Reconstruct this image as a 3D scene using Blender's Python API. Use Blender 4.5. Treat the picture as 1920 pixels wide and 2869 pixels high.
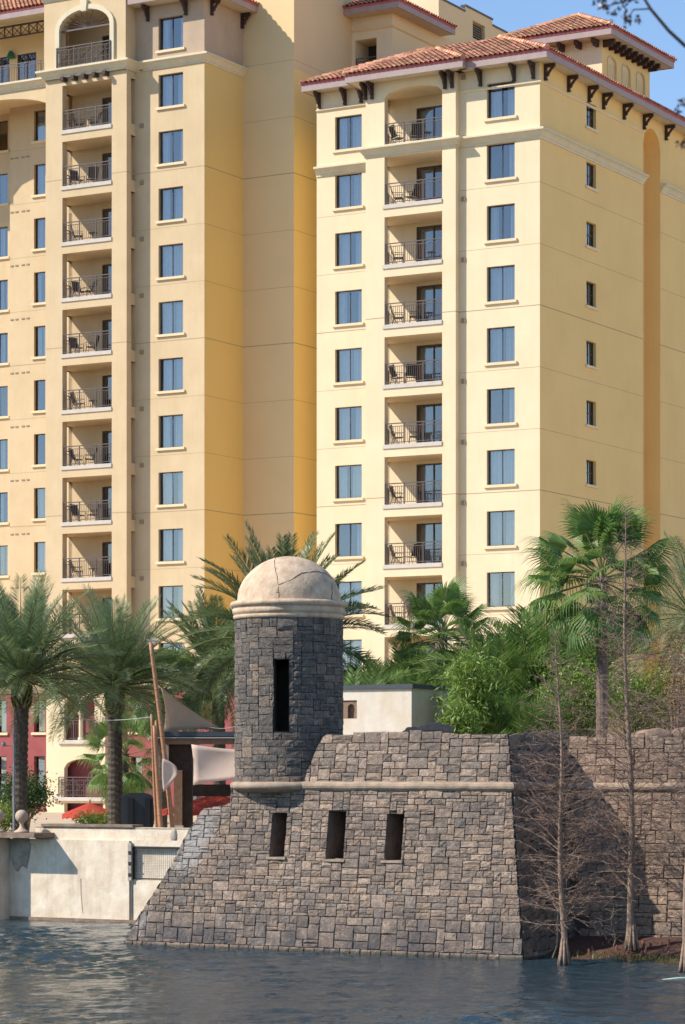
import bpy, math, random
from mathutils import Vector, Matrix, noise
R = math.radians
random.seed(7)
for _o in list(bpy.data.objects): bpy.data.objects.remove(_o)
scene = bpy.context.scene
COL = scene.collection

# ------------------------------------------------------------------ camera
EYE, FPX = 5.0, 7730.0          # eye height over the lake, focal length in pixels of the 1920 px wide frame
cam = bpy.data.objects.new('camera', bpy.data.cameras.new('camera')); COL.objects.link(cam)
cam.location = (0, 0, EYE); cam.rotation_euler = (R(90), 0, 0)
cam.data.sensor_fit = 'VERTICAL'; cam.data.sensor_height = 36.0; cam.data.sensor_width = 24.0
cam.data.lens = 36.0*FPX/2869.0; cam.data.shift_y = (2150-1434.5)/2869.0
cam.data.clip_start = 0.5; cam.data.clip_end = 6000
cam.data.dof.use_dof = True; cam.data.dof.focus_distance = 76; cam.data.dof.aperture_fstop = 5.0
scene.camera = cam

# ------------------------------------------------------------------ sky, sun, exposure
SUN_EL = R(40); SUN_TO = Vector((-0.978, -0.210, 0)).normalized()
world = bpy.data.worlds.new('World'); scene.world = world; world.use_nodes = True
wn = world.node_tree.nodes; wl = world.node_tree.links
sky = wn.new('ShaderNodeTexSky'); sky.sky_type = 'NISHITA'; sky.sun_disc = False
sky.sun_elevation = SUN_EL; sky.sun_rotation = math.atan2(SUN_TO.x, SUN_TO.y)
sky.air_density = 1.0; sky.dust_density = 0.1; sky.ozone_density = 2.6; sky.altitude = 1200
wn['Background'].inputs['Strength'].default_value = 0.145
wl.new(sky.outputs[0], wn['Background'].inputs['Color'])
sun = bpy.data.objects.new('sun', bpy.data.lights.new('sun', 'SUN')); COL.objects.link(sun)
sun.data.energy = 4.1; sun.data.angle = R(0.53); sun.data.color = (1.0, 0.93, 0.82)
sv = (SUN_TO*math.cos(SUN_EL) + Vector((0, 0, math.sin(SUN_EL)))).normalized()
sun.rotation_euler = sv.to_track_quat('Z', 'Y').to_euler(); sun.location = (-40, -10, 60)
vs = scene.view_settings; vs.view_transform = 'Standard'; vs.look = 'None'; vs.gamma = 1.0; vs.exposure = 0.5; vs.use_curve_mapping = False
scene.render.engine = 'CYCLES'; scene.cycles.use_denoising = True; scene.cycles.max_bounces = 6
scene.cycles.diffuse_bounces = 4; scene.cycles.glossy_bounces = 3; scene.cycles.transparent_max_bounces = 10
scene.cycles.caustics_reflective = False; scene.cycles.caustics_refractive = False

# ------------------------------------------------------------------ survey: two plan frames turned 29.9 deg against the view
TH = R(29.9)
U = Vector((math.cos(TH), -math.sin(TH), 0)); V = Vector((math.sin(TH), math.cos(TH), 0))
HC = Vector((9.636, 134.7, 0))      # hotel: front corner of the right wing
FC = Vector((4.69, 71.6, 0))        # fort: front corner at the water
KX = 1920/1568.0
def _slope(xd): return (xd*KX-960)/FPX
def fa(xd, b, C=HC):
    t = _slope(xd); p = C+V*b
    return (t*p.y-p.x)/(U.x-t*U.y)
def fb(xd, a, C=HC):
    t = _slope(xd); p = C+U*a
    return (t*p.y-p.x)/(V.x-t*V.y)
def dep(a, b, C=HC): return C.y+a*U.y+b*V.y
def zz(yd, Y): return EYE-(yd*KX-2150)/FPX*Y
def W(xd, yd, Y): return Vector((_slope(xd)*Y, Y, zz(yd, Y)))
def loc2(C, a, b, z=0): p = C+U*a+V*b; return Vector((p.x, p.y, z))
def tofort(p): d = p-FC; return Vector((d.dot(U), d.dot(V), p.z))

# ------------------------------------------------------------------ mesh helpers
class MB:
    def __init__(s): s.v = []; s.f = []; s.m = []
    def add(s, vs, fs, mi=0):
        o = len(s.v); s.v += [tuple(p) for p in vs]; s.f += [tuple(i+o for i in f) for f in fs]; s.m += [mi]*len(fs)
        return s
    def poly(s, *p, mi=0): return s.add(p, [tuple(range(len(p)))], mi)
    def box(s, x0, x1, y0, y1, z0, z1, mi=0):
        return s.add([(x0,y0,z0),(x1,y0,z0),(x1,y1,z0),(x0,y1,z0),(x0,y0,z1),(x1,y0,z1),(x1,y1,z1),(x0,y1,z1)],
                     [(0,3,2,1),(4,5,6,7),(0,1,5,4),(1,2,6,5),(2,3,7,6),(3,0,4,7)], mi)
    def tube(s, pts, rad, n=6, cap=True, mi=0):
        pts = [Vector(p) for p in pts]; k = len(pts)
        if not hasattr(rad, '__len__'): rad = [rad]*k
        vs = []; ref = None
        for i, p in enumerate(pts):
            t = (pts[min(i+1, k-1)]-pts[max(i-1, 0)])
            t = t.normalized() if t.length > 1e-9 else Vector((0,0,1))
            if ref is None: ref = Vector((0,0,1)) if abs(t.z) < .9 else Vector((1,0,0))
            x = t.cross(ref).normalized(); y = t.cross(x).normalized()
            for j in range(n):
                q = 2*math.pi*j/n
                vs.append(p+(x*math.cos(q)+y*math.sin(q))*rad[i])
        fs = [(i*n+j, i*n+(j+1) % n, (i+1)*n+(j+1) % n, (i+1)*n+j) for i in range(k-1) for j in range(n)]
        if cap: fs += [tuple(range(n))[::-1], tuple((k-1)*n+j for j in range(n))]
        return s.add(vs, fs, mi)
    def lathe(s, prof, n=32, c=(0,0,0), mi=0, wob=0.0):
        vs = []
        for (r, z) in prof:
            for j in range(n):
                q = 2*math.pi*j/n
                w = 1+wob*noise.noise(Vector((math.cos(q)*2, math.sin(q)*2, z*3)))
                vs.append((c[0]+r*w*math.cos(q), c[1]+r*w*math.sin(q), c[2]+z))
        k = len(prof)
        return s.add(vs, [(i*n+j, i*n+(j+1) % n, (i+1)*n+(j+1) % n, (i+1)*n+j) for i in range(k-1) for j in range(n)], mi)
    def mesh(s, name, mats, smooth=False):
        me = bpy.data.meshes.new(name); me.from_pydata(s.v, [], s.f)
        for m in (mats if isinstance(mats, (list, tuple)) else [mats]): me.materials.append(m)
        if isinstance(mats, (list, tuple)) and len(mats) > 1: me.polygons.foreach_set('material_index', s.m)
        if smooth: me.polygons.foreach_set('use_smooth', [True]*len(me.polygons))
        me.update(); return me
    def build(s, name, mats, parent=None, loc=(0,0,0), smooth=False, kind=None):
        return put(name, s.mesh(name, mats, smooth), parent, loc, kind=kind)
def put(name, me, parent=None, loc=(0,0,0), rot=None, scale=None, kind=None):
    o = bpy.data.objects.new(name, me); COL.objects.link(o); o.parent = parent; o.location = loc
    if rot is not None: o.rotation_euler = rot
    if scale is not None: o.scale = scale
    if kind: o['kind'] = kind
    return o
def empty(name, loc, rz=0.0):
    o = bpy.data.objects.new(name, None); COL.objects.link(o); o.location = loc; o.rotation_euler = (0, 0, rz); o.empty_display_size = .3
    return o
def tag(o, label, cat, group=None):
    o['label'] = label; o['category'] = cat
    if group: o['group'] = group
    return o
def structure(o): o['kind'] = 'structure'; return o
def copy_tree(o, parent=None):
    c = o.copy(); COL.objects.link(c); c.parent = parent
    for ch in list(o.children): copy_tree(ch, c)
    return c

# ------------------------------------------------------------------ materials
def mat(name, col, rough=.8, var=.0, vscale=3.0, bump=0.0, bscale=30.0, metal=0.0, col2=None, spec=.3, isl=0.0, coord='Object', streak=0.0, transl=0.0):
    m = bpy.data.materials.new(name); m.use_nodes = True; nt = m.node_tree; N = nt.nodes; L = nt.links
    p = N['Principled BSDF']; p.inputs['Roughness'].default_value = rough; p.inputs['Metallic'].default_value = metal
    p.inputs['Specular IOR Level'].default_value = spec
    p.inputs['Base Color'].default_value = (*col, 1)
    tc = N.new('ShaderNodeTexCoord'); out = tc.outputs[coord]
    if coord == 'World':
        pass
    csock = None
    if var > 0 or col2:
        c2 = col2 or tuple(min(1, c*(1-var)) for c in col)
        n1 = N.new('ShaderNodeTexNoise'); n1.inputs['Scale'].default_value = vscale; n1.inputs['Detail'].default_value = 7; n1.inputs['Roughness'].default_value = .62
        L.new(out, n1.inputs['Vector'])
        mr = N.new('ShaderNodeMapRange'); mr.inputs[1].default_value = .34; mr.inputs[2].default_value = .68; L.new(n1.outputs[0], mr.inputs[0])
        mx = N.new('ShaderNodeMix'); mx.data_type = 'RGBA'; mx.inputs[6].default_value = (*col, 1); mx.inputs[7].default_value = (*c2, 1)
        L.new(mr.outputs[0], mx.inputs[0]); csock = mx.outputs[2]
        if streak > 0:
            mp = N.new('ShaderNodeMapping'); mp.inputs['Scale'].default_value = (2.2, 2.2, .22); L.new(out, mp.inputs['Vector'])
            n3 = N.new('ShaderNodeTexNoise'); n3.inputs['Scale'].default_value = 1.3; n3.inputs['Detail'].default_value = 8; n3.inputs['Roughness'].default_value = .7; L.new(mp.outputs[0], n3.inputs['Vector'])
            m3 = N.new('ShaderNodeMapRange'); m3.inputs[1].default_value = .5; m3.inputs[2].default_value = .85; m3.inputs[4].default_value = streak; L.new(n3.outputs[0], m3.inputs[0])
            x3 = N.new('ShaderNodeMix'); x3.data_type = 'RGBA'; L.new(m3.outputs[0], x3.inputs[0]); L.new(csock, x3.inputs[6]); x3.inputs[7].default_value = (col[0]*.5, col[1]*.44, col[2]*.42, 1)
            csock = x3.outputs[2]
    if isl > 0:
        g = N.new('ShaderNodeNewGeometry'); oi = N.new('ShaderNodeObjectInfo')
        ad = N.new('ShaderNodeMath'); ad.operation = 'ADD'; L.new(g.outputs['Random Per Island'], ad.inputs[0]); L.new(oi.outputs['Random'], ad.inputs[1])
        fr = N.new('ShaderNodeMath'); fr.operation = 'FRACT'; L.new(ad.outputs[0], fr.inputs[0])
        mr2 = N.new('ShaderNodeMapRange'); mr2.inputs[3].default_value = 1-isl; mr2.inputs[4].default_value = 1+isl*.6; L.new(fr.outputs[0], mr2.inputs[0])
        hs = N.new('ShaderNodeHueSaturation'); L.new(mr2.outputs[0], hs.inputs['Value'])
        mr4 = N.new('ShaderNodeMapRange'); mr4.inputs[3].default_value = .5-isl*.035; mr4.inputs[4].default_value = .5+isl*.035
        fr2 = N.new('ShaderNodeMath'); fr2.operation = 'MULTIPLY'; fr2.inputs[1].default_value = 7.31; L.new(fr.outputs[0], fr2.inputs[0])
        fr3 = N.new('ShaderNodeMath'); fr3.operation = 'FRACT'; L.new(fr2.outputs[0], fr3.inputs[0]); L.new(fr3.outputs[0], mr4.inputs[0]); L.new(mr4.outputs[0], hs.inputs['Hue'])
        if csock: L.new(csock, hs.inputs['Color'])
        else: hs.inputs['Color'].default_value = (*col, 1)
        csock = hs.outputs[0]
    if csock: L.new(csock, p.inputs['Base Color'])
    if bump > 0:
        n2 = N.new('ShaderNodeTexNoise'); n2.inputs['Scale'].default_value = bscale; n2.inputs['Detail'].default_value = 8; n2.inputs['Roughness'].default_value = .65
        L.new(out, n2.inputs['Vector'])
        b = N.new('ShaderNodeBump'); b.inputs['Strength'].default_value = min(1, bump); b.inputs['Distance'].default_value = .03*max(1, bump); L.new(n2.outputs[0], b.inputs['Height'])
        L.new(b.outputs[0], p.inputs['Normal'])
    if transl > 0:
        t = N.new('ShaderNodeBsdfTranslucent'); ms = N.new('ShaderNodeMixShader'); ms.inputs[0].default_value = transl
        if csock: L.new(csock, t.inputs[0])
        else: t.inputs[0].default_value = (*col, 1)
        L.new(p.outputs[0], ms.inputs[1]); L.new(t.outputs[0], ms.inputs[2]); L.new(ms.outputs[0], N['Material Output'].inputs[0])
    return m
def glass_mat(name, tint, gloss):
    m = bpy.data.materials.new(name); m.use_nodes = True; N = m.node_tree.nodes; L = m.node_tree.links
    N.remove(N['Principled BSDF'])
    tr = N.new('ShaderNodeBsdfTransparent'); tr.inputs[0].default_value = (*tint, 1)
    gl = N.new('ShaderNodeBsdfGlossy'); gl.inputs['Roughness'].default_value = .015; gl.inputs[0].default_value = (.68, .68, .68, 1)
    lw = N.new('ShaderNodeLayerWeight'); lw.inputs[0].default_value = .35
    mr = N.new('ShaderNodeMapRange'); mr.inputs[3].default_value = gloss; mr.inputs[4].default_value = .95; L.new(lw.outputs['Fresnel'], mr.inputs[0])
    tc = N.new('ShaderNodeTexCoord'); nz = N.new('ShaderNodeTexNoise'); nz.inputs['Scale'].default_value = .8; L.new(tc.outputs['Object'], nz.inputs['Vector'])
    bp = N.new('ShaderNodeBump'); bp.inputs['Strength'].default_value = .25; bp.inputs['Distance'].default_value = .02; L.new(nz.outputs[0], bp.inputs['Height']); L.new(bp.outputs[0], gl.inputs['Normal'])
    ms = N.new('ShaderNodeMixShader'); L.new(mr.outputs[0], ms.inputs[0]); L.new(tr.outputs[0], ms.inputs[1]); L.new(gl.outputs[0], ms.inputs[2])
    L.new(ms.outputs[0], N['Material Output'].inputs[0]); return m

M = {}
M['cream'] = mat('stucco_cream', (.82,.665,.44), .9, col2=(.76,.605,.39), vscale=.45, bump=.15, bscale=25, streak=.15)
M['peach'] = mat('stucco_peach', (.67,.51,.315), .9, col2=(.61,.455,.27), vscale=.7, bump=.15, bscale=25, streak=.19)
M['ochre'] = mat('stucco_ochre_bounce', (.90,.66,.25), .9, col2=(.88,.64,.24), vscale=.4, bump=.08, bscale=25)  # shaded side of the core, warm bounce light put into the colour
M['ochre_bounce_r'] = mat('stucco_light_ochre_bounce', (.90,.60,.245), .9, col2=(.84,.555,.22), vscale=.35, bump=.1, bscale=25, streak=.07)  # right wing's shaded sides: bounced light painted in as a warmer stucco
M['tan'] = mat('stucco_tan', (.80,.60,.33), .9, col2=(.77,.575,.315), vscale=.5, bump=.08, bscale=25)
M['ochre_bounce_l'] = mat('stucco_deep_ochre_bounce', (.79,.55,.205), .9, col2=(.76,.53,.195), vscale=.4, bump=.08, bscale=25)  # left wing's shaded side, its warm fill light mixed into the stucco tone
M['taupe'] = mat('stucco_taupe', (.54,.40,.28), .9, col2=(.46,.34,.24), vscale=.7, bump=.15, bscale=25)
M['trim'] = mat('trim_stone', (.72,.63,.45), .85, col2=(.64,.56,.40), vscale=1.5, bump=.1)
M['pink'] = mat('stucco_pink', (.33,.095,.095), .9, col2=(.27,.07,.07), vscale=1.2, bump=.15)
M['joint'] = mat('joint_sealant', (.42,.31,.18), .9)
M['tile'] = mat('roof_clay_tile', (.64,.30,.165), .8, col2=(.74,.42,.27), vscale=2.5, isl=.42, bump=.2)
M['underlay'] = mat('roof_underlay', (.24,.09,.06), .9, var=.3)
M['fascia'] = mat('fascia_board', (.42,.32,.30), .7, var=.15)
M['pinktrim'] = mat('tile_bedding', (.50,.13,.14), .85, var=.2)
M['soffit'] = mat('soffit_board', (.60,.52,.38), .85, var=.1)
M['darkwood'] = mat('bracket_wood', (.075,.042,.034), .65, var=.3, vscale=6)
M['bronze'] = mat('bronze_frame', (.06,.045,.038), .45, metal=.0, spec=.5)
M['rail'] = mat('rail_metal', (.11,.08,.07), .45, spec=.5)
M['glass'] = glass_mat('window_glass', (.88,.91,.92), .24)
M['doorglass'] = glass_mat('door_glass', (.5,.6,.64), .20)
M['curtain'] = mat('curtain_cloth', (.80,.80,.80), .95, var=.1, vscale=4)
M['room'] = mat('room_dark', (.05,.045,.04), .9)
M['vent'] = mat('vent_metal', (.34,.25,.16), .7)
M['slab'] = mat('slab_paint', (.62,.55,.48), .8, var=.12)
M['chair'] = mat('chair_metal', (.03,.027,.027), .5)
M['green'] = mat('green_lantern', (.03,.16,.10), .5)
# ------------------------------------------------------------------ building helpers (plan frame: a along the facade, b inwards, z up)
GZ = 2.6
def zf(k): return 36.26-3.013*k
def frontf(b0): return lambda p, z, d: (p, b0+d, z)
def sidef(a0): return lambda p, z, d: (a0-d, p, z)
def wall(mb, f, p0, p1, z0, z1, holes=(), mi=0):
    ps = sorted({p0, p1, *[h[0] for h in holes], *[h[1] for h in holes]}); zs = sorted({z0, z1, *[h[2] for h in holes], *[h[3] for h in holes]})
    ps = [p for p in ps if p0-1e-6 <= p <= p1+1e-6]; zs = [z for z in zs if z0-1e-6 <= z <= z1+1e-6]
    for i in range(len(ps)-1):
        for j in range(len(zs)-1):
            pc = (ps[i]+ps[i+1])/2; zc = (zs[j]+zs[j+1])/2
            if any(h[0] < pc < h[1] and h[2] < zc < h[3] for h in holes): continue
            mb.poly(f(ps[i], zs[j], 0), f(ps[i+1], zs[j], 0), f(ps[i+1], zs[j+1], 0), f(ps[i], zs[j+1], 0), mi=mi)
    for h in holes:
        q0, q1, y0, y1, d = h[:5]; rise = h[5] if len(h) > 5 else 0
        ys = y1-rise
        for (A, B) in (((q0,y0),(q0,ys)), ((q1,y0),(q1,ys)), ((q0,y0),(q1,y0))):
            if A[1] == B[1] and abs(y0-z0) < 1e-6: continue
            mb.poly(f(*A, 0), f(*B, 0), f(*B, d), f(*A, d), mi=mi)
        if not rise: mb.poly(f(q0,y1,0), f(q1,y1,0), f(q1,y1,d), f(q0,y1,d), mi=mi)
        else:
            n = 14; arc = []
            for i in range(n+1):
                x = -1+2*i/n; arc.append(((q0+q1)/2+x*(q1-q0)/2, ys+rise*math.sqrt(max(0, 1-x*x))))
            for i in range(n):
                A, B = arc[i], arc[i+1]
                mb.poly(f(*A,0), f(*B,0), f(B[0],y1,0), f(A[0],y1,0), mi=mi)
                mb.poly(f(*A,0), f(*B,0), f(*B,d), f(*A,d), mi=mi)
def sweep(mb, path, z, prof, mi=0):
    """prof = (outset, dz) swept along a plan polyline; outward is to the right of the walk direction"""
    n = len(path); offs = []
    for i in range(n):
        ds = []
        if i > 0: d = Vector((path[i][0]-path[i-1][0], path[i][1]-path[i-1][1])).normalized(); ds.append(d)
        if i < n-1: d = Vector((path[i+1][0]-path[i][0], path[i+1][1]-path[i][1])).normalized(); ds.append(d)
        ns = [Vector((d.y, -d.x)) for d in ds]
        if len(ns) == 1: o = ns[0]
        else:
            o = (ns[0]+ns[1]); o = o/max(.2, o.dot(ns[0]))
        offs.append(o)
    rings = [[(p[0]+o.x*w, p[1]+o.y*w, z+dz) for (w, dz) in prof] for p, o in zip(path, offs)]
    k = len(prof)
    for i in range(n-1):
        for j in range(k-1):
            mb.poly(rings[i][j], rings[i+1][j], rings[i+1][j+1], rings[i][j+1], mi=mi)
    mb.poly(*rings[0], mi=mi); mb.poly(*rings[-1][::-1], mi=mi)
CORN = [(0,0),(.06,0),(.06,.10),(.10,.12),(.13,.17),(.22,.30),(.32,.37),(.36,.37),(.36,.46),(.33,.48),(0,.50)]
LEDGE = [(0,0),(.05,0),(.08,.05),(.10,.05),(.10,.10),(0,.13)]
def eave(parent, off, path, z, over):
    mb = MB(); sweep(mb, path, z, [(-.06,0),(0,0),(0,.32),(-.06,.32),(-.06,0)]); mb.build('fascia', M['fascia'], parent, off)
    mb = MB(); sweep(mb, path, z+.32, [(-.06,0),(.03,.002),(.05,.10),(-.06,.10)]); mb.build('tile_bedding', M['pinktrim'], parent, off)
    mb = MB(); sweep(mb, path, z+.03, [(-.06,0),(-over,0),(-over,.02),(-.06,.02)]); mb.build('soffit', M['soffit'], parent, off)
def tiles(mb, under, poly, e, s):
    """barrel tiles in courses over a convex roof polygon; e along the eave, s up the slope"""
    poly = [Vector(p) for p in poly]; e = Vector(e).normalized(); s = Vector(s).normalized(); n = e.cross(s).normalized()
    if n.z < 0: n = -n
    o = poly[0]; P2 = [((p-o).dot(e), (p-o).dot(s)) for p in poly]
    under.poly(*[p+n*.01 for p in poly])
    x0 = min(p[0] for p in P2); x1 = max(p[0] for p in P2); sp = .27; r = .125
    x = x0+sp/2; m = len(P2)
    while x < x1:
        ys = []
        for i in range(m):
            A, B = P2[i], P2[(i+1) % m]
            if (A[0]-x)*(B[0]-x) < 0: t = (x-A[0])/(B[0]-A[0]); ys.append(A[1]+t*(B[1]-A[1]))
        if len(ys) >= 2:
            y0, y1 = min(ys), max(ys); y = y0-.05
            while y < y1-.03:
                ye = min(y+.42, y1+.04); j = random.uniform(-.012, .012); vs = []
                for (yy, lift, rr) in ((y, .05, r), (ye, .012, r*.9)):
                    for q in (0, 45, 90, 135, 180):
                        vs.append(o+e*(x+j+rr*math.cos(R(q)))+s*yy+n*(lift+rr*.85*math.sin(R(q))))
                mb.add(vs, [(i, i+1, i+6, i+5) for i in range(4)])
                y += .38
        x += sp
def roof_face(parent, off, poly, name='roof_slope'):
    A, B = Vector(poly[0]), Vector(poly[1]); e = (B-A).normalized()
    n = e.cross(Vector(poly[2])-A).normalized(); s = n.cross(e)
    if s.z < 0: s = -s
    u_, t_ = MB(), MB(); tiles(t_, u_, poly, e, s)
    ro = u_.build(name, M['underlay'], parent, off); t_.build('roof_tiles', M['tile'], ro, kind='stuff')
    return ro
def ridge(parent, off, p, q):
    p, q = Vector(p), Vector(q); L = (q-p).length; n = max(2, int(L/.4)); mb = MB()
    for i in range(n):
        a = p.lerp(q, i/n); b = p.lerp(q, (i+1.08)/n)
        mb.tube([a+Vector((0,0,.10)), b+Vector((0,0,.07))], [.15, .13], 6)
    mb.build('ridge_tiles', M['tile'], parent, off, kind='stuff')
# bracket ----------------------------------------------------------
def bracket_mesh(w=.07, h=.72, l=.58):
    mb = MB(); mb.box(-w, w, -.14, 0, -h, 0); mb.box(-w, w, -l, -.14, -.16, 0)
    pts = [(0, -l+.10, -.16), (0, -l*.62, -.26), (0, -l*.36, -.45), (0, -.16, -h+.14)]
    for i in range(3):
        (x, y0, z0), (_, y1, z1) = pts[i], pts[i+1]; t = .07
        mb.add([(-w*.8,y0-t,z0),(w*.8,y0-t,z0),(w*.8,y0+t,z0),(-w*.8,y0+t,z0),(-w*.8,y1-t,z1),(w*.8,y1-t,z1),(w*.8,y1+t,z1),(-w*.8,y1+t,z1)],
               [(0,1,5,4),(1,2,6,5),(2,3,7,6),(3,0,4,7)])
    mb.box(-w*1.1, w*1.1, -.17, 0, -h-.06, -h)
    return mb.mesh('bracket', M['darkwood'])
BR = bracket_mesh()
def add3(p, q): return (p[0]+q[0], p[1]+q[1], p[2]+q[2])
def bracket(parent, off, p, side=False): return put('bracket', BR, parent, add3(off, p), (0, 0, R(90) if side else 0))
# windows ----------------------------------------------------------
_wc = {}
def win_meshes(w, h, style):
    key = (round(w, 2), round(h, 2), style)
    if key in _wc: return _wc[key]
    fr = MB(); t = .038
    fr.box(-w/2, -w/2+t, 0, .07, 0, h); fr.box(w/2-t, w/2, 0, .07, 0, h)
    fr.box(-w/2+t, w/2-t, 0, .07, 0, t); fr.box(-w/2+t, w/2-t, 0, .07, h-t, h)
    if style == 'pair': fr.box(-.017, .017, .01, .06, t, h-t)
    if style == 'cross':
        fr.box(-.02, .02, .01, .06, t, h-t)
        fr.box(-w/2+t, -.02, .01, .06, h*.5-.02, h*.5+.02); fr.box(.02, w/2-t, .01, .06, h*.5-.02, h*.5+.02)
    pn = MB(); pn.poly((-w/2+t,.04,t), (w/2-t,.04,t), (w/2-t,.04,h-t), (-w/2+t,.04,h-t))
    sl = MB(); sl.box(-w/2-.13, w/2+.13, -.30, -.20, -.15, -.02); sl.box(-w/2-.08, w/2+.08, -.20, 0, -.12, -.005)
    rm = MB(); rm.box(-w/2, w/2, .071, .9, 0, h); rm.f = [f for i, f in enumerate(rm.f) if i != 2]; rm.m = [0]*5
    cs = []
    for var in range(6):
        c = MB(); rnd = random.Random(var*3+1)
        spans = [[(-.48,-.05),(.12,.48)], [(-.48,-.18),(.02,.48)], [(-.48,.0),(.05,.48)], [(-.48,-.22),(.22,.48)], [(-.48,.48)], [(.18,.48)]][var]
        for (s0, s1) in spans:
            n = max(6, int((s1-s0)*w/.035)); vs = []
            for i in range(n+1):
                x = (s0+(s1-s0)*i/n)*w; y = .22+.045*math.sin(i*1.25+rnd.random())+.02*rnd.random()
                vs += [(x, y, .03), (x, y, h-.04)]
            c.add(vs, [(2*i, 2*i+2, 2*i+3, 2*i+1) for i in range(n)])
        cs.append(c.mesh('curtain', M['curtain']))
    _wc[key] = (fr.mesh('window', M['bronze']), pn.mesh('pane', M['glass']), sl.mesh('sill', M['cream']), rm.mesh('room', M['room']), cs)
    return _wc[key]
wi = [0]
def window(parent, off, f, p, z, w, h, style, depth=.18, side=False):
    fr, pn, sl, rm, cs = win_meshes(w, h, style)
    q = f(p, z, depth); o = put('window', fr, parent, add3(off, q), (0, 0, R(90) if side else 0))
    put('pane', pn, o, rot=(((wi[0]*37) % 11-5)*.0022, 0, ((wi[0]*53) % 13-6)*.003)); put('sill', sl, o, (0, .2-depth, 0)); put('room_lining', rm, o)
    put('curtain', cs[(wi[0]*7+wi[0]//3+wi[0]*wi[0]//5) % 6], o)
    wi[0] += 1
    return o
# balcony ----------------------------------------------------------
def railing_mesh(L, crosses=False, h=1.07):
    mb = MB(); n = max(2, round(L/1.15)); s = L/n
    mb.box(0, L, -.03, .03, h-.05, h); mb.box(0, L, -.02, .02, h-.19, h-.16); mb.box(0, L, -.02, .02, .08, .115)
    for i in range(n+1):
        x = min(max(i*s, .025), L-.025); mb.box(x-.025, x+.025, -.026, .026, 0, h-.05)
    k = int(L/.115)
    for i in range(1, k):
        x = L*i/k; mb.box(x-.0085, x+.0085, -.009, .009, .115, h-.19)
    if crosses:
        for i in range(n):
            xa, xb = i*s+.05, (i+1)*s-.05
            mb.tube([(xa, -.025, .12), (xb, -.025, h-.19)], .016, 4); mb.tube([(xa, -.03, h-.19), (xb, -.03, .12)], .016, 4)
            for t in (.3, .7):
                mb.box(xa, xb, -.024, -.010, .115+(h-.305)*t-.01, .115+(h-.305)*t+.01)
            for t in (.25, .75):
                mb.box(xa+(xb-xa)*t-.012, xa+(xb-xa)*t+.012, -.026, -.011, .115, h-.19)
            mb.lathe([(.0,-.05),(.06,-.04),(.06,.0),(.0,.01)], 8, ((xa+xb)/2, -.03, h*.47))
    return mb.mesh('railing', M['rail'])
def recess_mb(aL, aR, b1, splay_to, bb, z0, z1, dw0, dw1, dh):
    """balcony back wall with its door opening; the left end stays open to the sun"""
    mb = MB()
    wall(mb, frontf(bb), aL, aR, z0, z1, [(dw0, dw1, z0+.02, z0+dh, .12)])
    if splay_to: mb.poly((aR,b1,z0), (aR,bb,z0), (aR,bb,z1), (aR,b1,z1))
    return mb
def slabs_mb(aL, aR, b0, b1, bb, z0, z1):
    fl = MB(); fl.poly((aL,b0+.02,z0+.01), (aR,b0+.02,z0+.01), (aR,bb,z0+.01), (aL,bb,z0+.01))
    ce = MB(); ce.poly((aL,b1,z1), (aR,b1,z1), (aR,bb,z1), (aL,bb,z1))
    return fl, ce
def door_mb(a0, a1, b, z, h):
    fr = MB(); t = .07; w = a1-a0
    for x in (a0, a0+w/2-t/2, a1-t): fr.box(x, x+t, b, b+.08, z, z+h)
    for (x0, x1) in ((a0+t, a0+w/2-t/2), (a0+w/2+t/2, a1-t)):
        fr.box(x0, x1, b, b+.08, z, z+t); fr.box(x0, x1, b, b+.08, z+h-t, z+h)
    pn = MB(); pn.poly((a0+t,b+.045,z+t), (a1-t,b+.045,z+t), (a1-t,b+.045,z+h-t), (a0+t,b+.045,z+h-t))
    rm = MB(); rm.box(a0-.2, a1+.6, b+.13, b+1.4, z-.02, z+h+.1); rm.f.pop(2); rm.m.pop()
    cu = MB(); n = 16; vs = []
    for i in range(n+1):
        x = a0+.1+(w*.34)*i/n; vs += [(x, b+.3+.05*math.sin(i*1.7), z+.05), (x, b+.3+.05*math.sin(i*1.7), z+h-.1)]
    cu.add(vs, [(2*i, 2*i+2, 2*i+3, 2*i+1) for i in range(n)])
    return fr, pn, rm, cu
# patio furniture (meshes are shared between the balconies) ----------
def chair_parts():
    fr = MB(); r = .016
    for s in (-.27, .27):
        fr.tube([(s,-.30,0), (s,-.26,.40), (s,-.30,.62), (s,.20,.62)], r, 5); fr.tube([(s,.28,0), (s,.16,.40), (s,.36,1.0)], r, 5); fr.tube([(s,-.26,.40), (s,.16,.38)], r, 5)
    fr.tube([(-.27,.36,1.0), (.27,.36,1.0)], r, 5); fr.tube([(-.27,-.26,.40), (.27,-.26,.40)], r, 5)
    se = MB(); se.add([(-.26,-.27,.41),(.26,-.27,.41),(.26,-.05,.37),(-.26,-.05,.37),(.26,.16,.39),(-.26,.16,.39)], [(0,1,2,3),(3,2,4,5)])
    ba = MB(); vs = []
    for i in range(5):
        t = i/4; vs += [(-.26,.16+.2*t+.03*math.sin(t*3.1),.42+.56*t), (.26,.16+.2*t+.03*math.sin(t*3.1),.42+.56*t)]
    ba.add(vs, [(2*i,2*i+1,2*i+3,2*i+2) for i in range(4)])
    return fr.mesh('frame', M['chair']), se.mesh('seat', M['chair']), ba.mesh('backrest', M['chair'])
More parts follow.
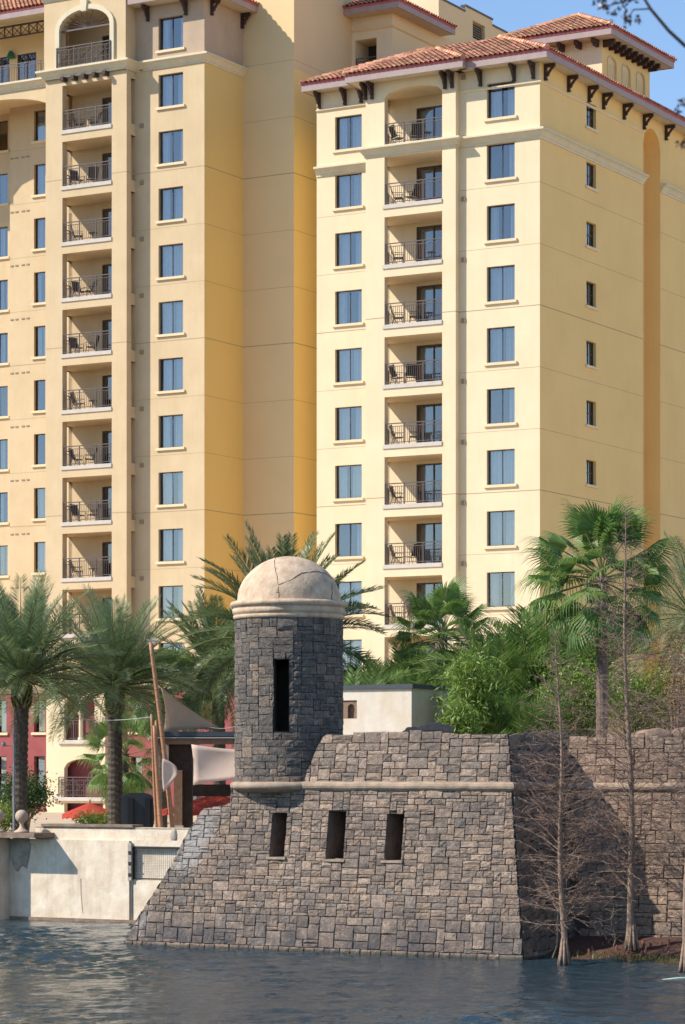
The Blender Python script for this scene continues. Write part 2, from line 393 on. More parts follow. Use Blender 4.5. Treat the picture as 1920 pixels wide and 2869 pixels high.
def table_parts():
    tp = MB(); tp.lathe([(0,.50),(.24,.50),(.25,.515),(.25,.53),(0,.535)], 16)
    lg = MB()
    for q in (0, 90, 180, 270): lg.tube([(.17*math.cos(R(q)),.17*math.sin(R(q)),.50), (.10*math.cos(R(q)),.10*math.sin(R(q)),.25), (.22*math.cos(R(q)),.22*math.sin(R(q)),0)], .014, 5)
    return tp.mesh('table_top', M['chair']), lg.mesh('legs', M['chair'])
CH, TB = chair_parts(), table_parts()
ORD = ['top', 'second', 'third', 'fourth', 'fifth', 'sixth', 'seventh', 'eighth', 'ninth', 'tenth']
def patio_chair(p, rz, label, group):
    e = empty('patio_chair', p, rz); tag(e, label, 'chair', group)
    for n, m in zip(('frame', 'seat', 'backrest'), CH): put(n, m, e)
    return e
def patio_table(p, label, group):
    e = empty('patio_table', p); tag(e, label, 'table', group)
    for n, m in zip(('table_top', 'legs'), TB): put(n, m, e)
    return e
# a low wing of everything on one frame: the Empty stands at the base, parts keep frame coordinates
def wing(a0, b0):
    e = empty('hotel_wing', loc2(HC, a0, b0, GZ), -TH); return e, (-a0, -b0, -GZ)
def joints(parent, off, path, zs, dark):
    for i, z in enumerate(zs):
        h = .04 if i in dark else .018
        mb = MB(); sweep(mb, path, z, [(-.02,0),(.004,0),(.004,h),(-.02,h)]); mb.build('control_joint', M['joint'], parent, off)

# ================================================================== RIGHT WING
RW, ro = wing(-5.0, 5.0)
tag(RW, 'pale yellow hotel wing with clay tile roof and column of balconies behind the stone wall', 'building', 'hotel wings')
bp = -.37; b2 = 2.3
aPL, aOL, aOR, aPR = fa(837, bp), fa(880, bp), fa(1012, bp), fa(1043, bp)
aWL, aWR = fa(1114, 0), fa(1178, 0)
a2L, a2a, a2b = fa(725, b2), fa(767, b2), fa(828, b2)
ROWS = range(0, 11)
mb = MB()
wall(mb, frontf(0), aPR, 0, GZ, 39.45, [(aWL, aWR, zf(k)+.75, zf(k)+2.46, .18) for k in ROWS])
mb.build('front_wall', M['cream'], RW, ro)
mb = MB(); wall(mb, frontf(b2), a2L, aPL, GZ, 40.1, [(a2a, a2b, zf(k)+.75, zf(k)+2.46, .18) for k in ROWS])
mb.poly((a2L,b2,GZ), (a2L,14,GZ), (a2L,14,40.1), (a2L,b2,40.1)); mb.build('front_wall', M['cream'], RW, ro)
mb = MB()
holes = [(aOL, aOR, zf(k), zf(k)+2.40, .35) for k in range(1, 11)]+[(aOL, aOR, zf(0), zf(0)+2.78, .35, .42)]
wall(mb, frontf(bp), aPL, aPR, GZ, 39.45, holes)
mb.poly((aPR,bp,GZ), (aPR,0,GZ), (aPR,0,39.45), (aPR,bp,39.45)); wall(mb, lambda p, z, d: (aPL+d, p, z), bp, b2, GZ, 39.45, [(bp+.35, 1.75, zf(k), zf(k)+2.40, .2) for k in range(0, 11)])
mb.build('bay_wall', M['cream'], RW, ro)
# long side wall with a tall arched recess, then it goes on
sA0, sA1 = fb(1342, 0), fb(1364, 0); bR0, bR1 = 12.48, 14.75
mb = MB(); wall(mb, sidef(0), 0, 42, GZ, 39.45, [(sA0, sA1, zf(k)+1.15, zf(k)+2.38, .16) for k in range(0, 11)]+[(bR0, bR1, GZ+.01, 38.9, .9, 1.0)])
mb.poly((-.9,bR0,GZ), (-.9,bR1,GZ), (-.9,bR1,39), (-.9,bR0,39)); mb.build('side_wall', M['ochre_bounce_r'], RW, ro)
for k in ROWS:
    window(RW, ro, frontf(0), (aWL+aWR)/2, zf(k)+.75, aWR-aWL, 1.71, 'pair')
    window(RW, ro, frontf(b2), (a2a+a2b)/2, zf(k)+.75, a2b-a2a, 1.71, 'pair')
    window(RW, ro, sidef(0), (sA0+sA1)/2, zf(k)+1.15, sA1-sA0, 1.23, 'cross', .16, True)
mb = MB(); sweep(mb, [(a2L-.0,b2), (aPL,b2), (aPL,bp), (aPR,bp), (aPR,0), (0,0), (0,bR0)], 35.72, CORN); mb.build('cornice', M['trim'], RW, ro)
mb = MB(); sweep(mb, [(0,bR1), (0,42)], 35.72, CORN); mb.build('cornice', M['trim'], RW, ro)
mb = MB(); sweep(mb, [(aPR,0), (0,0), (0,bR0)], 38.42, LEDGE); mb.build('ledge', M['cream'], RW, ro)
mb = MB(); sweep(mb, [(a2L,b2), (aPL,b2)], 39.1, LEDGE); mb.build('ledge', M['cream'], RW, ro)
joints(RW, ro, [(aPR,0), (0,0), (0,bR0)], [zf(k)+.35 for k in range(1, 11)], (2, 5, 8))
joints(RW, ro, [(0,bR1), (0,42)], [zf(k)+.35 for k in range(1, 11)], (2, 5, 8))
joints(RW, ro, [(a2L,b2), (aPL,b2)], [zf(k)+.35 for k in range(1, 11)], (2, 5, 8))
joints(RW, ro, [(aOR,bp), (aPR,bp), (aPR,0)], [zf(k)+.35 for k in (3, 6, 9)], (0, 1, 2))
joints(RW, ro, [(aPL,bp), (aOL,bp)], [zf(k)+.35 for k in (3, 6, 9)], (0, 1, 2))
for k in range(-1, 10):
    mb = MB(); z = zf(k)-.18; mb.box(aPR+.14, aPR+.36, -.07, -.004, z, z+.22); mb.build('vent', M['vent'], RW, ro)
# balconies
b1 = bp+.35; bb = 1.75
dL, dR = fa(953, bb), fa(1032, bb)
railR = railing_mesh(aOR-aOL-.02); railS = railing_mesh(1.75-bp-.38)
RB = []
for k in range(0, 11):
    z = zf(k); zc = z+(2.40 if k else 2.78)
    mb = MB()
    if k: mb.box(aOL-.10, aOR+.0, bp-.06, bp+.15, z-.20, z)
    else: mb.box(aOL+.01, aOR-.01, bp+.01, bp+.15, z-.02, z)
    B = mb.build('balcony', M['slab'], RW, ro)
    recess_mb(aPL+.01, aPR-.02, b1, True, bb, z, zc, dL, dR, 2.2).build('back_wall', M['cream'], B)
    fl, ce = slabs_mb(aPL+.01, aPR-.02, bp, b1, bb, z, zc); fl.build('floor', M['slab'], B); ce.build('ceiling', M['cream'], B)
    put('side_railing', railS, B, (aPL+.1, bp+.37, z+.012), (0, 0, R(90)))
    put('railing', railR, B, (aOL+.01, bp+.06, z+.01))
    fr, pn, rm, cu = door_mb(dL, dR, bb+.02, z+.02, 2.18)
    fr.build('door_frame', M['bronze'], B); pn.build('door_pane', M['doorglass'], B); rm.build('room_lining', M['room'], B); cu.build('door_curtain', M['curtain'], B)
    RB.append((k, z))
# eaves, roofs
eave(RW, ro, [(aPR+.3,-.8), (.75,-.8), (.75,42)], 39.42, .85)
eave(RW, ro, [(aPL-.75,2.2), (aPL-.75,-1.17), (aPR+.8,-1.17), (aPR+.8,-.5)], 39.42, .85)
eL2 = fa(690, 1.5)
eave(RW, ro, [(eL2,14), (eL2,1.5), (aPL-.6,1.5)], 40.06, .85)
ez = 39.80; rz_ = 42.1; P1 = (-4.3,4.2,rz_)
roof_face(RW, ro, [(.80,-.85,ez), (.80,42,ez), (-4.3,42,rz_), P1])
roof_face(RW, ro, [(-9.4,-.85,ez), (.80,-.85,ez), P1])
roof_face(RW, ro, [(-9.4,-.85,ez), (-9.4,42,ez), (-4.3,42,rz_), P1])
bl, br_ = aPL-.8, aPR+.85; AP = (-6.9, 2.3, 41.42)
roof_face(RW, ro, [(bl,-1.22,ez), (br_,-1.22,ez), AP])
roof_face(RW, ro, [(br_,-1.22,ez), (br_,7,ez), (-6.9,7,41.42), AP])
roof_face(RW, ro, [(bl,-1.22,ez), (bl,7,ez), (-6.9,7,41.42), AP])
W2P = (eL2+5, 6.45, 42.72)
roof_face(RW, ro, [(eL2-.05,1.45,40.44), (-6.5,1.45,40.44), (-6.5,6.45,42.72), W2P])
roof_face(RW, ro, [(eL2-.05,1.45,40.44), (eL2-.05,20,40.44), (eL2+5,20,42.72), W2P])
ridge(RW, ro, (.80,-.85,ez), P1); ridge(RW, ro, P1, (-4.3,42,rz_)); ridge(RW, ro, (br_,-1.22,ez), AP); ridge(RW, ro, (bl,-1.22,ez), AP); ridge(RW, ro, (eL2,1.45,40.44), W2P)
for x in (1020, 1036, 838, 853): bracket(RW, ro, (fa(x, bp), bp, 39.42))
for x in (1101, 1178, 1222): bracket(RW, ro, (fa(x, 0), 0, 39.42))
for x in (732, 791, 828): bracket(RW, ro, (fa(x, b2), b2, 40.06))
for x in (1246, 1299, 1346, 1379, 1426, 1472, 1522, 1570): bracket(RW, ro, (0, fb(x, 0), 39.42), True)

# furniture on the right wing balconies
for k, z in RB:
    if k > 9: continue
    lv = ORD[k]; rnd = random.Random(k*5+2)
    def hp(a, b): return loc2(HC, a, b, z+.012)
    patio_chair(hp(aOL+.42, .22), -TH+R(rnd.uniform(95, 150)), f'dark patio chair, left one on the {lv} balcony of the right wing', 'balcony chairs')
    if k % 4 != 2: patio_chair(hp(aOL+1.25+rnd.uniform(-.15, .2), .35), -TH+R(rnd.uniform(-150, -60)), f'dark patio chair, middle one on the {lv} balcony of the right wing', 'balcony chairs')
    if k % 3 != 1: patio_table(hp(aOL+2.2+rnd.uniform(-.2, .3), .3), f'small dark table by the glass door, {lv} balcony of the right wing', 'balcony tables')

# ------------------------------------------------------------------ rooftop tower of the right wing
ta = -1.0; tb0, tb1 = fb(1378, ta), fb(1487, ta); tz = 42.8
mb = MB(); wall(mb, frontf(tb0), -6.6, ta, 39.5, tz+.1); mb.build('tower_wall', M['cream'], RW, ro)
mb = MB(); hs = []
for (x0, x1) in ((1391, 1409), (1424, 1441), (1457, 1474)): hs.append((fb(x0, ta), fb(x1, ta), 40.9, 42.15, .07, .28))
wall(mb, sidef(ta), tb0, tb1, 39.5, tz+.1, hs); mb.poly((ta,tb1,39.5), (-6.6,tb1,39.5), (-6.6,tb1,tz), (ta,tb1,tz)); mb.poly((-6.6,tb0,39.5), (-6.6,tb1,39.5), (-6.6,tb1,tz), (-6.6,tb0,tz)); mb.build('tower_wall', M['ochre_bounce_r'], RW, ro)
for h in hs:
    mb = MB(); mb.box(ta-.09, ta-.07, h[0]+.01, h[1]-.01, h[2]+.01, h[3]-.005)
    for i in range(8): mb.box(ta-.07, ta-.045, h[0]+.03, h[1]-.03, h[2]+.05+i*.115, h[2]+.12+i*.115)
    mb.build('blind_window', M['tan'], RW, ro)
    mb = MB(); c = (h[0]+h[1])/2; hw = (h[1]-h[0])/2+.05; pts = [(ta+.02,h[0]-.05,h[2]-.03), (ta+.02,h[0]-.05,h[3]-.28)]+[(ta+.02,c-hw*math.cos(R(q)),h[3]-.28+.33*math.sin(R(q))) for q in range(15, 180, 15)]+[(ta+.02,h[1]+.05,h[3]-.28), (ta+.02,h[1]+.05,h[2]-.03), (ta+.02,h[0]-.05,h[2]-.03)]
    mb.tube(pts, .035, 5); mb.build('window_surround', M['trim'], RW, ro)
te = ta+.95; tb = tb0-.95; tB = tb1+1.1
eave(RW, ro, [(-7.55,tB), (-7.55,tb), (te,tb), (te,tB), (-7.5,tB)], tz, .98)
tap = (-3.8, (tb+tB)/2, 45.15)
for (p, q) in (((-7.6,tb-.05), (te+.05,tb-.05)), ((te+.05,tb-.05), (te+.05,tB+.05)), ((-7.6,tb-.05), (-7.6,tB+.05))):
    roof_face(RW, ro, [(*p, tz+.4), (*q, tz+.4), tap])
ridge(RW, ro, (te,tb,tz+.4), tap); ridge(RW, ro, (te,tB,tz+.4), tap); ridge(RW, ro, (-7.6,tb,tz+.4), tap)
_b2 = MB(); _b2.box(-.09, .09, -.66, 0, -.24, 0); _b2.box(-.075, .075, -.5, 0, -.36, -.24); bmod = _b2.mesh('rafter_tail', M['darkwood'])
n = 9
for i in range(n): put('rafter_tail', bmod, RW, add3(ro, (ta, tb0+.15+(tb1-tb0-.3)*i/(n-1), tz+.02)), (0, 0, R(90)))
for i in range(6): put('rafter_tail', bmod, RW, add3(ro, (ta-.25-i*.98, tb0, tz+.02)))
# ================================================================== LEFT WING
bL = .5; bq = -.35
LW, lo = wing(-26.0, 5.0)
tag(LW, 'peach hotel wing with arched penthouse balcony and pink lower storeys behind the date palms', 'building', 'hotel wings')
aC = fa(468, bL); wL, wR = fa(363, bL), fa(419, bL)
pL, oL, oR, pR = fa(105, bq), fa(143, bq), fa(256, bq), fa(290, bq)
bT = fb(557, aC); zE = 45.45; zC = 42.06
mb = MB(); wall(mb, frontf(bL), pR, aC, GZ, zC+.1, [(wL, wR, zf(k)+.75, zf(k)+2.46, .18) for k in range(-1, 11)]); mb.build('front_wall', M['peach'], LW, lo)
mb = MB(); wall(mb, frontf(bL), pR, aC, zC+.1, zE+.1, [(wL, wR, zf(-2)+.75, zf(-2)+2.46, .18)]); wall(mb, sidef(aC), bL, bT, zC+.1, zE+.1); mb.build('penthouse_wall', M['taupe'], LW, lo)
mb = MB(); wall(mb, sidef(aC), bL, bT, GZ, zC+.1); mb.build('side_wall', M['ochre_bounce_l'], LW, lo)
for k in range(-2, 11): window(LW, lo, frontf(bL), (wL+wR)/2, zf(k)+.75, wR-wL, 1.71, 'pair')
# balcony bay
mb = MB()
hl = [(oL, oR, zf(k), zf(k)+2.40, .42) for k in range(-1, 11)]
wall(mb, frontf(bq), pL, pR, GZ, zC, hl)
wall(mb, sidef(pR), bq, bL, GZ, 49, [(bq+.42, bL-.005, zf(k), zf(k)+2.40, .25) for k in range(-1, 11)])
wall(mb, lambda p, z, d: (pL+d, p, z), bq, 8, GZ, 49, [(bq+.42, 1.75, zf(k), zf(k)+2.40, .25) for k in range(-1, 11)])
wall(mb, frontf(bq-.12), pL-.02, pR+.02, zC+.3, 49, [(oL-.05, oR+.02, zf(-2)+.35, 45.55, .5, .95)]); mb.poly((pR+.02,bq-.12,zC+.3), (pR+.02,bq,zC+.3), (pR+.02,bq,49), (pR+.02,bq-.12,49))
mb.build('bay_wall', M['peach'], LW, lo)
sweepP = [(pL-1.2,.65), (pL-.0,.65), (pL-.0,bq-.12), (pR+.02,bq-.12), (pR+.02,bL), (aC,bL), (aC,bT)]
mb = MB(); sweep(mb, sweepP, zC, CORN); mb.build('cornice', M['trim'], LW, lo)
mb = MB(); sweep(mb, [(pL-.02,2), (pL-.02,bq-.12), (pR+.02,bq-.12), (pR+.02,.4)], 46.25, CORN); mb.build('cornice', M['trim'], LW, lo)
mb = MB()
for i in range(5):
    x = oL+.25+(oR-oL-.5)*i/4; mb = MB(); mb.box(x-.1, x+.1, bq-.42, bq+.1, zC-.22, zC-.003); mb.build('corbel', M['darkwood'], LW, lo)
# moulded surround with keystone of the arched penthouse balcony
def surround(x0, x1, zb, zs, rise, b, w):
    c = (x0+x1)/2; hw = (x1-x0)/2; ins = [(x0, zb), (x0, zs)]; out = [(x0-w, zb), (x0-w, zs)]
    for q in range(165, 14, -15):
        ins.append((c+hw*math.cos(R(q)), zs+rise*math.sin(R(q)))); out.append((c+(hw+w)*math.cos(R(q)), zs+(rise+w)*math.sin(R(q))))
    ins += [(x1, zs), (x1, zb)]; out += [(x1+w, zs), (x1+w, zb)]
    m = MB()
    for i in range(len(ins)-1):
        A, B, C_, D_ = ins[i], ins[i+1], out[i+1], out[i]; f = b-.12
        m.poly((A[0],f,A[1]), (B[0],f,B[1]), (C_[0],f,C_[1]), (D_[0],f,D_[1]))
        m.poly((D_[0],f,D_[1]), (C_[0],f,C_[1]), (C_[0],b,C_[1]), (D_[0],b,D_[1]))
        m.poly((A[0],f,A[1]), (B[0],f,B[1]), (B[0],b+.2,B[1]), (A[0],b+.2,A[1]))
    m.add([(c-.16,b-.2,zs+rise-.12), (c+.16,b-.2,zs+rise-.12), (c+.22,b-.2,zs+rise+w+.22), (c-.22,b-.2,zs+rise+w+.22), (c-.16,b,zs+rise-.12), (c+.16,b,zs+rise-.12), (c+.22,b,zs+rise+w+.22), (c-.22,b,zs+rise+w+.22)],
          [(0,1,2,3), (0,4,5,1), (1,5,6,2), (2,6,7,3), (3,7,4,0)])
    return m
surround(oL-.05, oR+.02, zf(-2)+.30, 44.6, .95, bq-.12, .26).build('arch_surround', M['trim'], LW, lo)
m = MB(); c = (oL+oR)/2
for q in range(0, 181, 15): m.tube([(c, bq+.02, 44.62), (c+(oR-oL)/2*.97*math.cos(R(q)), bq+.02, 44.62+.9*math.sin(R(q)))], .022, 4)
m.box(oL-.03, oR, bq-.01, bq+.05, 44.55, 44.64); m.tube([(c+.45*math.cos(R(q)), bq+.02, 44.62+.35*math.sin(R(q))) for q in range(0, 181, 20)], .022, 4)
m.build('fanlight', M['rail'], LW, lo)
b1 = bq+.42; bb2 = 1.75
d0, d1 = fa(234, bb2), fa(290, bb2); rlS = railing_mesh(1.75-bq-.45)
rl = railing_mesh(oR-oL-.02); rlx = railing_mesh(oR-oL+.3, True, 1.15); LB = []
for k in range(-2, 11):
    z = zf(k)+(.35 if k == -2 else 0); zc = 45.56 if k == -2 else z+2.40
    mb = MB()
    if k >= 0 or k == -1: mb.box(oL-.08, oR, bq-.06, bq+.15, z-.20, z)
    else: mb.box(oL, oR, bq-.25, bq+.15, z-.05, z)
    B = mb.build('balcony', M['slab'], LW, lo)
    recess_mb(pL+.01, pR-.02, bL, True, bb2, z, zc, d0, d1, 2.05).build('back_wall', M['peach'], B)
    fl, ce = slabs_mb(pL+.01, pR-.02, bq, b1, bb2, z, zc); fl.build('floor', M['slab'], B); ce.build('ceiling', M['peach'], B)
    if k > -2: put('side_railing', rlS, B, (pL+.1, bq+.44, z+.012), (0, 0, R(90)))
    if k == -2: put('railing', rlx, B, (oL-.2, bq-.28, z-.12))
    else: put('railing', rl, B, (oL+.01, bq+.06, z+.01))
    fr, pn, rm, cu = door_mb(d0, d1, bb2+.02, z+.02, 2.0)
    fr.build('door_frame', M['bronze'], B); pn.build('door_pane', M['doorglass'], B); rm.build('room_lining', M['room'], B)
    LB.append((k, z))
for k, z in LB:
    if k < -1 or k > 7: continue
    lv = ORD[k+1]; rnd = random.Random(k*9+4)
    patio_chair(loc2(HC, oL+.5+rnd.uniform(-.05,.15), .32, z+.012), -TH+R(rnd.uniform(60, 160)), f'dark patio chair, left one on the {lv} left wing balcony below the arch', 'balcony chairs')
    if k % 3 != 1: patio_chair(loc2(HC, oL+1.3+rnd.uniform(-.1,.3), .5, z+.012), -TH+R(rnd.uniform(-150, -30)), f'dark patio chair, right one on the {lv} left wing balcony below the arch', 'balcony chairs')
    else: patio_table(loc2(HC, oL+1.4, .5, z+.012), f'small dark table on the {lv} left wing balcony below the arch', 'balcony tables')
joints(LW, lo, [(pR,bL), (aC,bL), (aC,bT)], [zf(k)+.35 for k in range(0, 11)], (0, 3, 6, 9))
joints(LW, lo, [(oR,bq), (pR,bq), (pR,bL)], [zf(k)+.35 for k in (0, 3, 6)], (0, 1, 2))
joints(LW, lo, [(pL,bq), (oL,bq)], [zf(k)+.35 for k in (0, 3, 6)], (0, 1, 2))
for k in range(-2, 10):
    mb = MB(); z = zf(k)-.12; x = fa(325, bL); mb.box(x-.11, x+.11, bL-.07, bL-.004, z-.1, z+.12); mb.build('vent', M['vent'], LW, lo)
# eave of the penthouse storey
eave(LW, lo, [(pR+.02,bL-.9), (aC+.9,bL-.9), (aC+.9,bT)], zE, .95)
roof_face(LW, lo, [(pR,bL-.95,zE+.4), (aC+.95,bL-.95,zE+.4), (aC-4,4,zE+2.6), (pR,4,zE+2.6)])
roof_face(LW, lo, [(aC+.95,bL-.95,zE+.4), (aC+.95,bT+1.5,zE+.4), (aC-4,bT+1.5,zE+2.6), (aC-4,4,zE+2.6)])
for x in (340, 427): bracket(LW, lo, (fa(x, bL), bL, zE))
for x in (483, 552): bracket(LW, lo, (aC, fb(x, aC), zE), True)
# recessed west part with narrow windows and an arch above
bw, bx = 3.5, 4.5; xw = fa(23, bw)
n0, n1 = fa(78, bw), fa(104, bw); f0, f1 = fa(-8, bx), fa(18, bx)
mb = MB(); wall(mb, frontf(bw), xw, pL, GZ, 42.2, [(n0, n1, zf(k)+.72, zf(k)+2.42, .15) for k in range(-1, 11)]); mb.poly((xw,bw,GZ), (xw,bx,GZ), (xw,bx,42.2), (xw,bw,42.2))
wall(mb, frontf(bx), -46, xw, GZ, 42.2, [(f0, f1, zf(k)+.72, zf(k)+2.42, .15) for k in range(-1, 11)]); mb.build('recessed_wall', M['peach'], LW, lo)
for k in range(-1, 11):
    window(LW, lo, frontf(bw), (n0+n1)/2, zf(k)+.72, n1-n0, 1.70, 'plain', .15); window(LW, lo, frontf(bx), (f0+f1)/2, zf(k)+.72, f1-f0, 1.70, 'plain', .15)
    x = fa(46, bw)
    for dx in (-.55, -.22, .22, .55): mb = MB(); mb.box(x+dx-.10, x+dx+.10, bw-.035, bw-.003, zf(k)-.13, zf(k)-.06); mb.build('vent', M['vent'], LW, lo)
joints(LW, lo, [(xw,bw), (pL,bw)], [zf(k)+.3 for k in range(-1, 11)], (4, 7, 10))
mb = MB(); wall(mb, frontf(.65), -46, pL, 40.2, zC, [(pL-8.2, pL-.1, 40.2, 41.72, .5, 1.1)]); mb.poly((-46,1.15,zC-.02), (pL,1.15,zC-.02), (pL,5,zC-.02), (-46,5,zC-.02)); mb.build('arch_wall', M['peach'], LW, lo)
mb = MB(); sweep(mb, [(-46,.65), (pL-1.21,.65)], zC, CORN); mb.build('cornice', M['trim'], LW, lo)
# loggia on top of it
mb = MB(); lb = 3.0
dd = [(fa(-14, lb), fa(22, lb), zC+.5, zC+2.75, .1), (fa(40, lb), fa(83, lb), zC+.5, zC+2.75, .1)]
wall(mb, frontf(lb), -46, pL, zC+.4, 46.4, dd); mb.poly((-46,.4,zC+.46), (pL,.4,zC+.46), (pL,lb,zC+.46), (-46,lb,zC+.46)); mb.build('loggia_wall', M['tan'], LW, lo)
for d in dd:
    fr, pn, rm, cu = door_mb(d[0], d[1], lb+.03, d[2], d[3]-d[2]); D_ = fr.build('loggia_door', M['bronze'], LW, lo); pn.build('door_pane', M['glass'], D_); rm.build('room_lining', M['room'], D_)
    mb = MB()
    for i in range(4):
        x0 = d[0]+.1+(d[1]-d[0]-.2)*i/4; x1 = d[0]+.1+(d[1]-d[0]-.2)*(i+1)/4
        mb.tube([(x0,lb+.02,d[3]-.5), (x1,lb+.02,d[3]-.1)], .02, 4); mb.tube([(x0,lb+.02,d[3]-.1), (x1,lb+.02,d[3]-.5)], .02, 4)
    mb.build('door_lattice', M['rail'], D_)
put('railing', railing_mesh(9.0), LW, add3(lo, (pL-9.05, .8, zC+.5)))
mb = MB(); mb.box(pL-.30, pL-.12, .75, .93, zC+.5, 45.85); mb.box(pL-.36, pL-.06, .69, .99, zC+.5, zC+.8); mb.build('post', M['rail'], LW, lo)
mb = MB(); mb.box(pL-9, pL-.31, .82, .88, 45.70, 45.80); mb.box(pL-9, pL-.31, .82, .88, 45.12, 45.20)
for i in range(16):
    x0 = pL-.35-i*.55; x1 = x0-.5; mb.box(x0-.03, x0+.02, .82, .88, 45.20, 45.70)
    mb.tube([(x0,.85,45.22), (x1,.85,45.68)], .025, 4); mb.tube([(x0,.85,45.68), (x1,.85,45.22)], .025, 4)
mb.build('lattice_beam', M['darkwood'], LW, lo)
mb = MB(); mb.lathe([(.02,.45),(.10,.40),(.16,.30),(.22,.12),(.30,.05),(.05,0)], 12, (fa(30, lb), lb-.2, 44.6)); mb.build('wall_lantern', M['green'], LW, lo)
eave(LW, lo, [(-46,.1), (pL-.02,.1)], 45.95, 3.0)
roof_face(LW, lo, [(-46,.05,46.35), (pL,.05,46.35), (pL,6,49.0), (-46,6,49.0)])

# ---------------------------------------------- pink lower storeys with the arcaded yellow bay
by = -1.7; bk = -.9; y0, y1 = fa(106, by), fa(241, by); zt = 9.35
pk = MB(); pw = [(fa(78, bk), fa(103, bk), 6.9, 8.65, .2), (fa(78, bk), fa(103, bk), 3.2, 5.6, .2), (fa(-8, bk), fa(15, bk), 6.9, 8.65, .2), (fa(-8, bk), fa(15, bk), 3.2, 5.6, .2),
    (fa(300, bk), fa(325, bk), 6.9, 8.65, .2), (fa(300, bk), fa(325, bk), 3.2, 5.6, .2), (fa(420, bk), fa(460, bk), 3.2, 5.6, .2)]
wall(pk, frontf(bk), -46, aC+6, GZ, zt, pw); pk.build('pink_wall', M['pink'], LW, lo)
for h in pw: window(LW, lo, frontf(bk), (h[0]+h[1])/2, h[2], h[1]-h[0], h[3]-h[2], 'plain', .2)
mb = MB(); q = [(fa(147, by), fa(181, by)), (fa(184, by), fa(217, by))]
zs0 = 6.45
ah = [(x0, x1, zs0, 8.75, .32, (x1-x0)/2) for (x0, x1) in q]
lw0, lw1 = fa(147, by), fa(236, by)
wall(mb, frontf(by), y0, y1, GZ, zt, ah+[(lw0, lw1, 3.42, 5.45, .32, .5), (lw0, lw1, GZ+.01, 3.1, .32)])
wall(mb, sidef(y1), by, bk, GZ, zt); mb.poly((y0,by,GZ), (y0,bk,GZ), (y0,bk,zt), (y0,by,zt)); mb.build('arcade_wall', M['cream'], LW, lo)
mb = MB(); mb.poly((y0,bk-.03,GZ), (y1,bk-.03,GZ), (y1,bk-.03,zt), (y0,bk-.03,zt)); mb.build('arcade_back_wall', M['pink'], LW, lo)
mb = MB(); mb.box(lw0-.6, y1+.08, by-.16, bk-.04, 3.22, 3.42); mb.build('balcony_floor', M['slab'], LW, lo)
mb = MB(); mb.box(lw0-.35, y1+.03, by-.12, bk-.04, 6.25, 6.43); mb.build('balcony_floor', M['slab'], LW, lo)
for x in (q[0][1]+.035, q[1][1]+.06):
    mb = MB(); mb.lathe([(.17,0),(.17,.10),(.12,.16),(.12,.9),(.10,1.3),(.16,1.36),(.18,1.48),(0,1.48)], 14, (x, by+.14, zs0)); mb.build('column', M['trim'], LW, lo)
for (x0, x1) in q: put('railing', railing_mesh(x1-x0-.02), LW, add3(lo, (x0+.01, by+.2, zs0)))
put('railing', railing_mesh(y1-lw0+.25, True), LW, add3(lo, (lw0-.3, by-.1, 3.43)))
mb = MB(); sweep(mb, [(-46,bk), (y0,bk), (y0,by), (y1,by), (y1,bk), (aC+6,bk)], zt-.35, CORN); mb.build('cornice', M['trim'], LW, lo)
mb = MB(); mb.poly((-46,bk-.1,zt+.12), (aC+6,bk-.1,zt+.12), (aC+6,6,zt+.14), (-46,6,zt+.14)); mb.poly((aC+6,bk,GZ), (aC+6,6,GZ), (aC+6,6,zt), (aC+6,bk,zt)); mb.build('terrace_roof', M['tan'], LW, lo)

# ================================================================== CENTRAL BLOCK
CW, co = wing(-12.0, 16.0)
tag(CW, 'tall tan and ochre hotel core set back between the two wings, with louvred roof house', 'building', 'hotel wings')
a2 = fa(673, bT); b3 = fb(806, a2); a3 = fa(898, b3); zK = 46.25
mb = MB(); wall(mb, frontf(bT), aC, a2, GZ, 49.5); mb.build('recess_wall', M['tan'], CW, co)
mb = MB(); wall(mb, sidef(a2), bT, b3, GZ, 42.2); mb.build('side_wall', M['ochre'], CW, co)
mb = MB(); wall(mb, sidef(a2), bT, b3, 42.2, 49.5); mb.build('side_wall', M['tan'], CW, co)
oa0, oa1 = fa(813, b3), fa(862, b3)
mb = MB(); wall(mb, frontf(b3), a2, a3, GZ, zK+.2, [(oa0, oa1, 43.0, 45.05, 1.5)]); mb.build('core_wall', M['cream'], CW, co)
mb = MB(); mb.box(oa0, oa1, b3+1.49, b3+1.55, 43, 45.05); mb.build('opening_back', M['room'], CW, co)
put('railing', railing_mesh(oa1-oa0), CW, add3(co, (oa0, b3+.1, 43.0)))
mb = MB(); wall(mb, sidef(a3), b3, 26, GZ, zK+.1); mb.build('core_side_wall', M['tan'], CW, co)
mb = MB(); sweep(mb, [(a2,b3), (a3,b3), (a3,26)], zK-.75, LEDGE); mb.build('ledge', M['tan'], CW, co)
eave(CW, co, [(a2+.02,b3-.95), (a3+.9,b3-.95), (a3+.9,16.3)], zK, .98)
roof_face(CW, co, [(a2,b3-1,zK+.4), (a3+.95,b3-1,zK+.4), (a3-4,b3+4,zK+2.5)])
roof_face(CW, co, [(a3+.95,b3-1,zK+.4), (a3+.95,16.35,zK+.4), (a3-4,16.35,zK+2.5), (a3-4,b3+4,zK+2.5)])
eave(CW, co, [(a2+.9,bT-1), (a2+.9,b3)], 49.0, .95)
joints(CW, co, [(aC,bT), (a2,bT), (a2,b3)], [zf(k)+.35 for k in range(-2, 11)], (2, 5, 8))
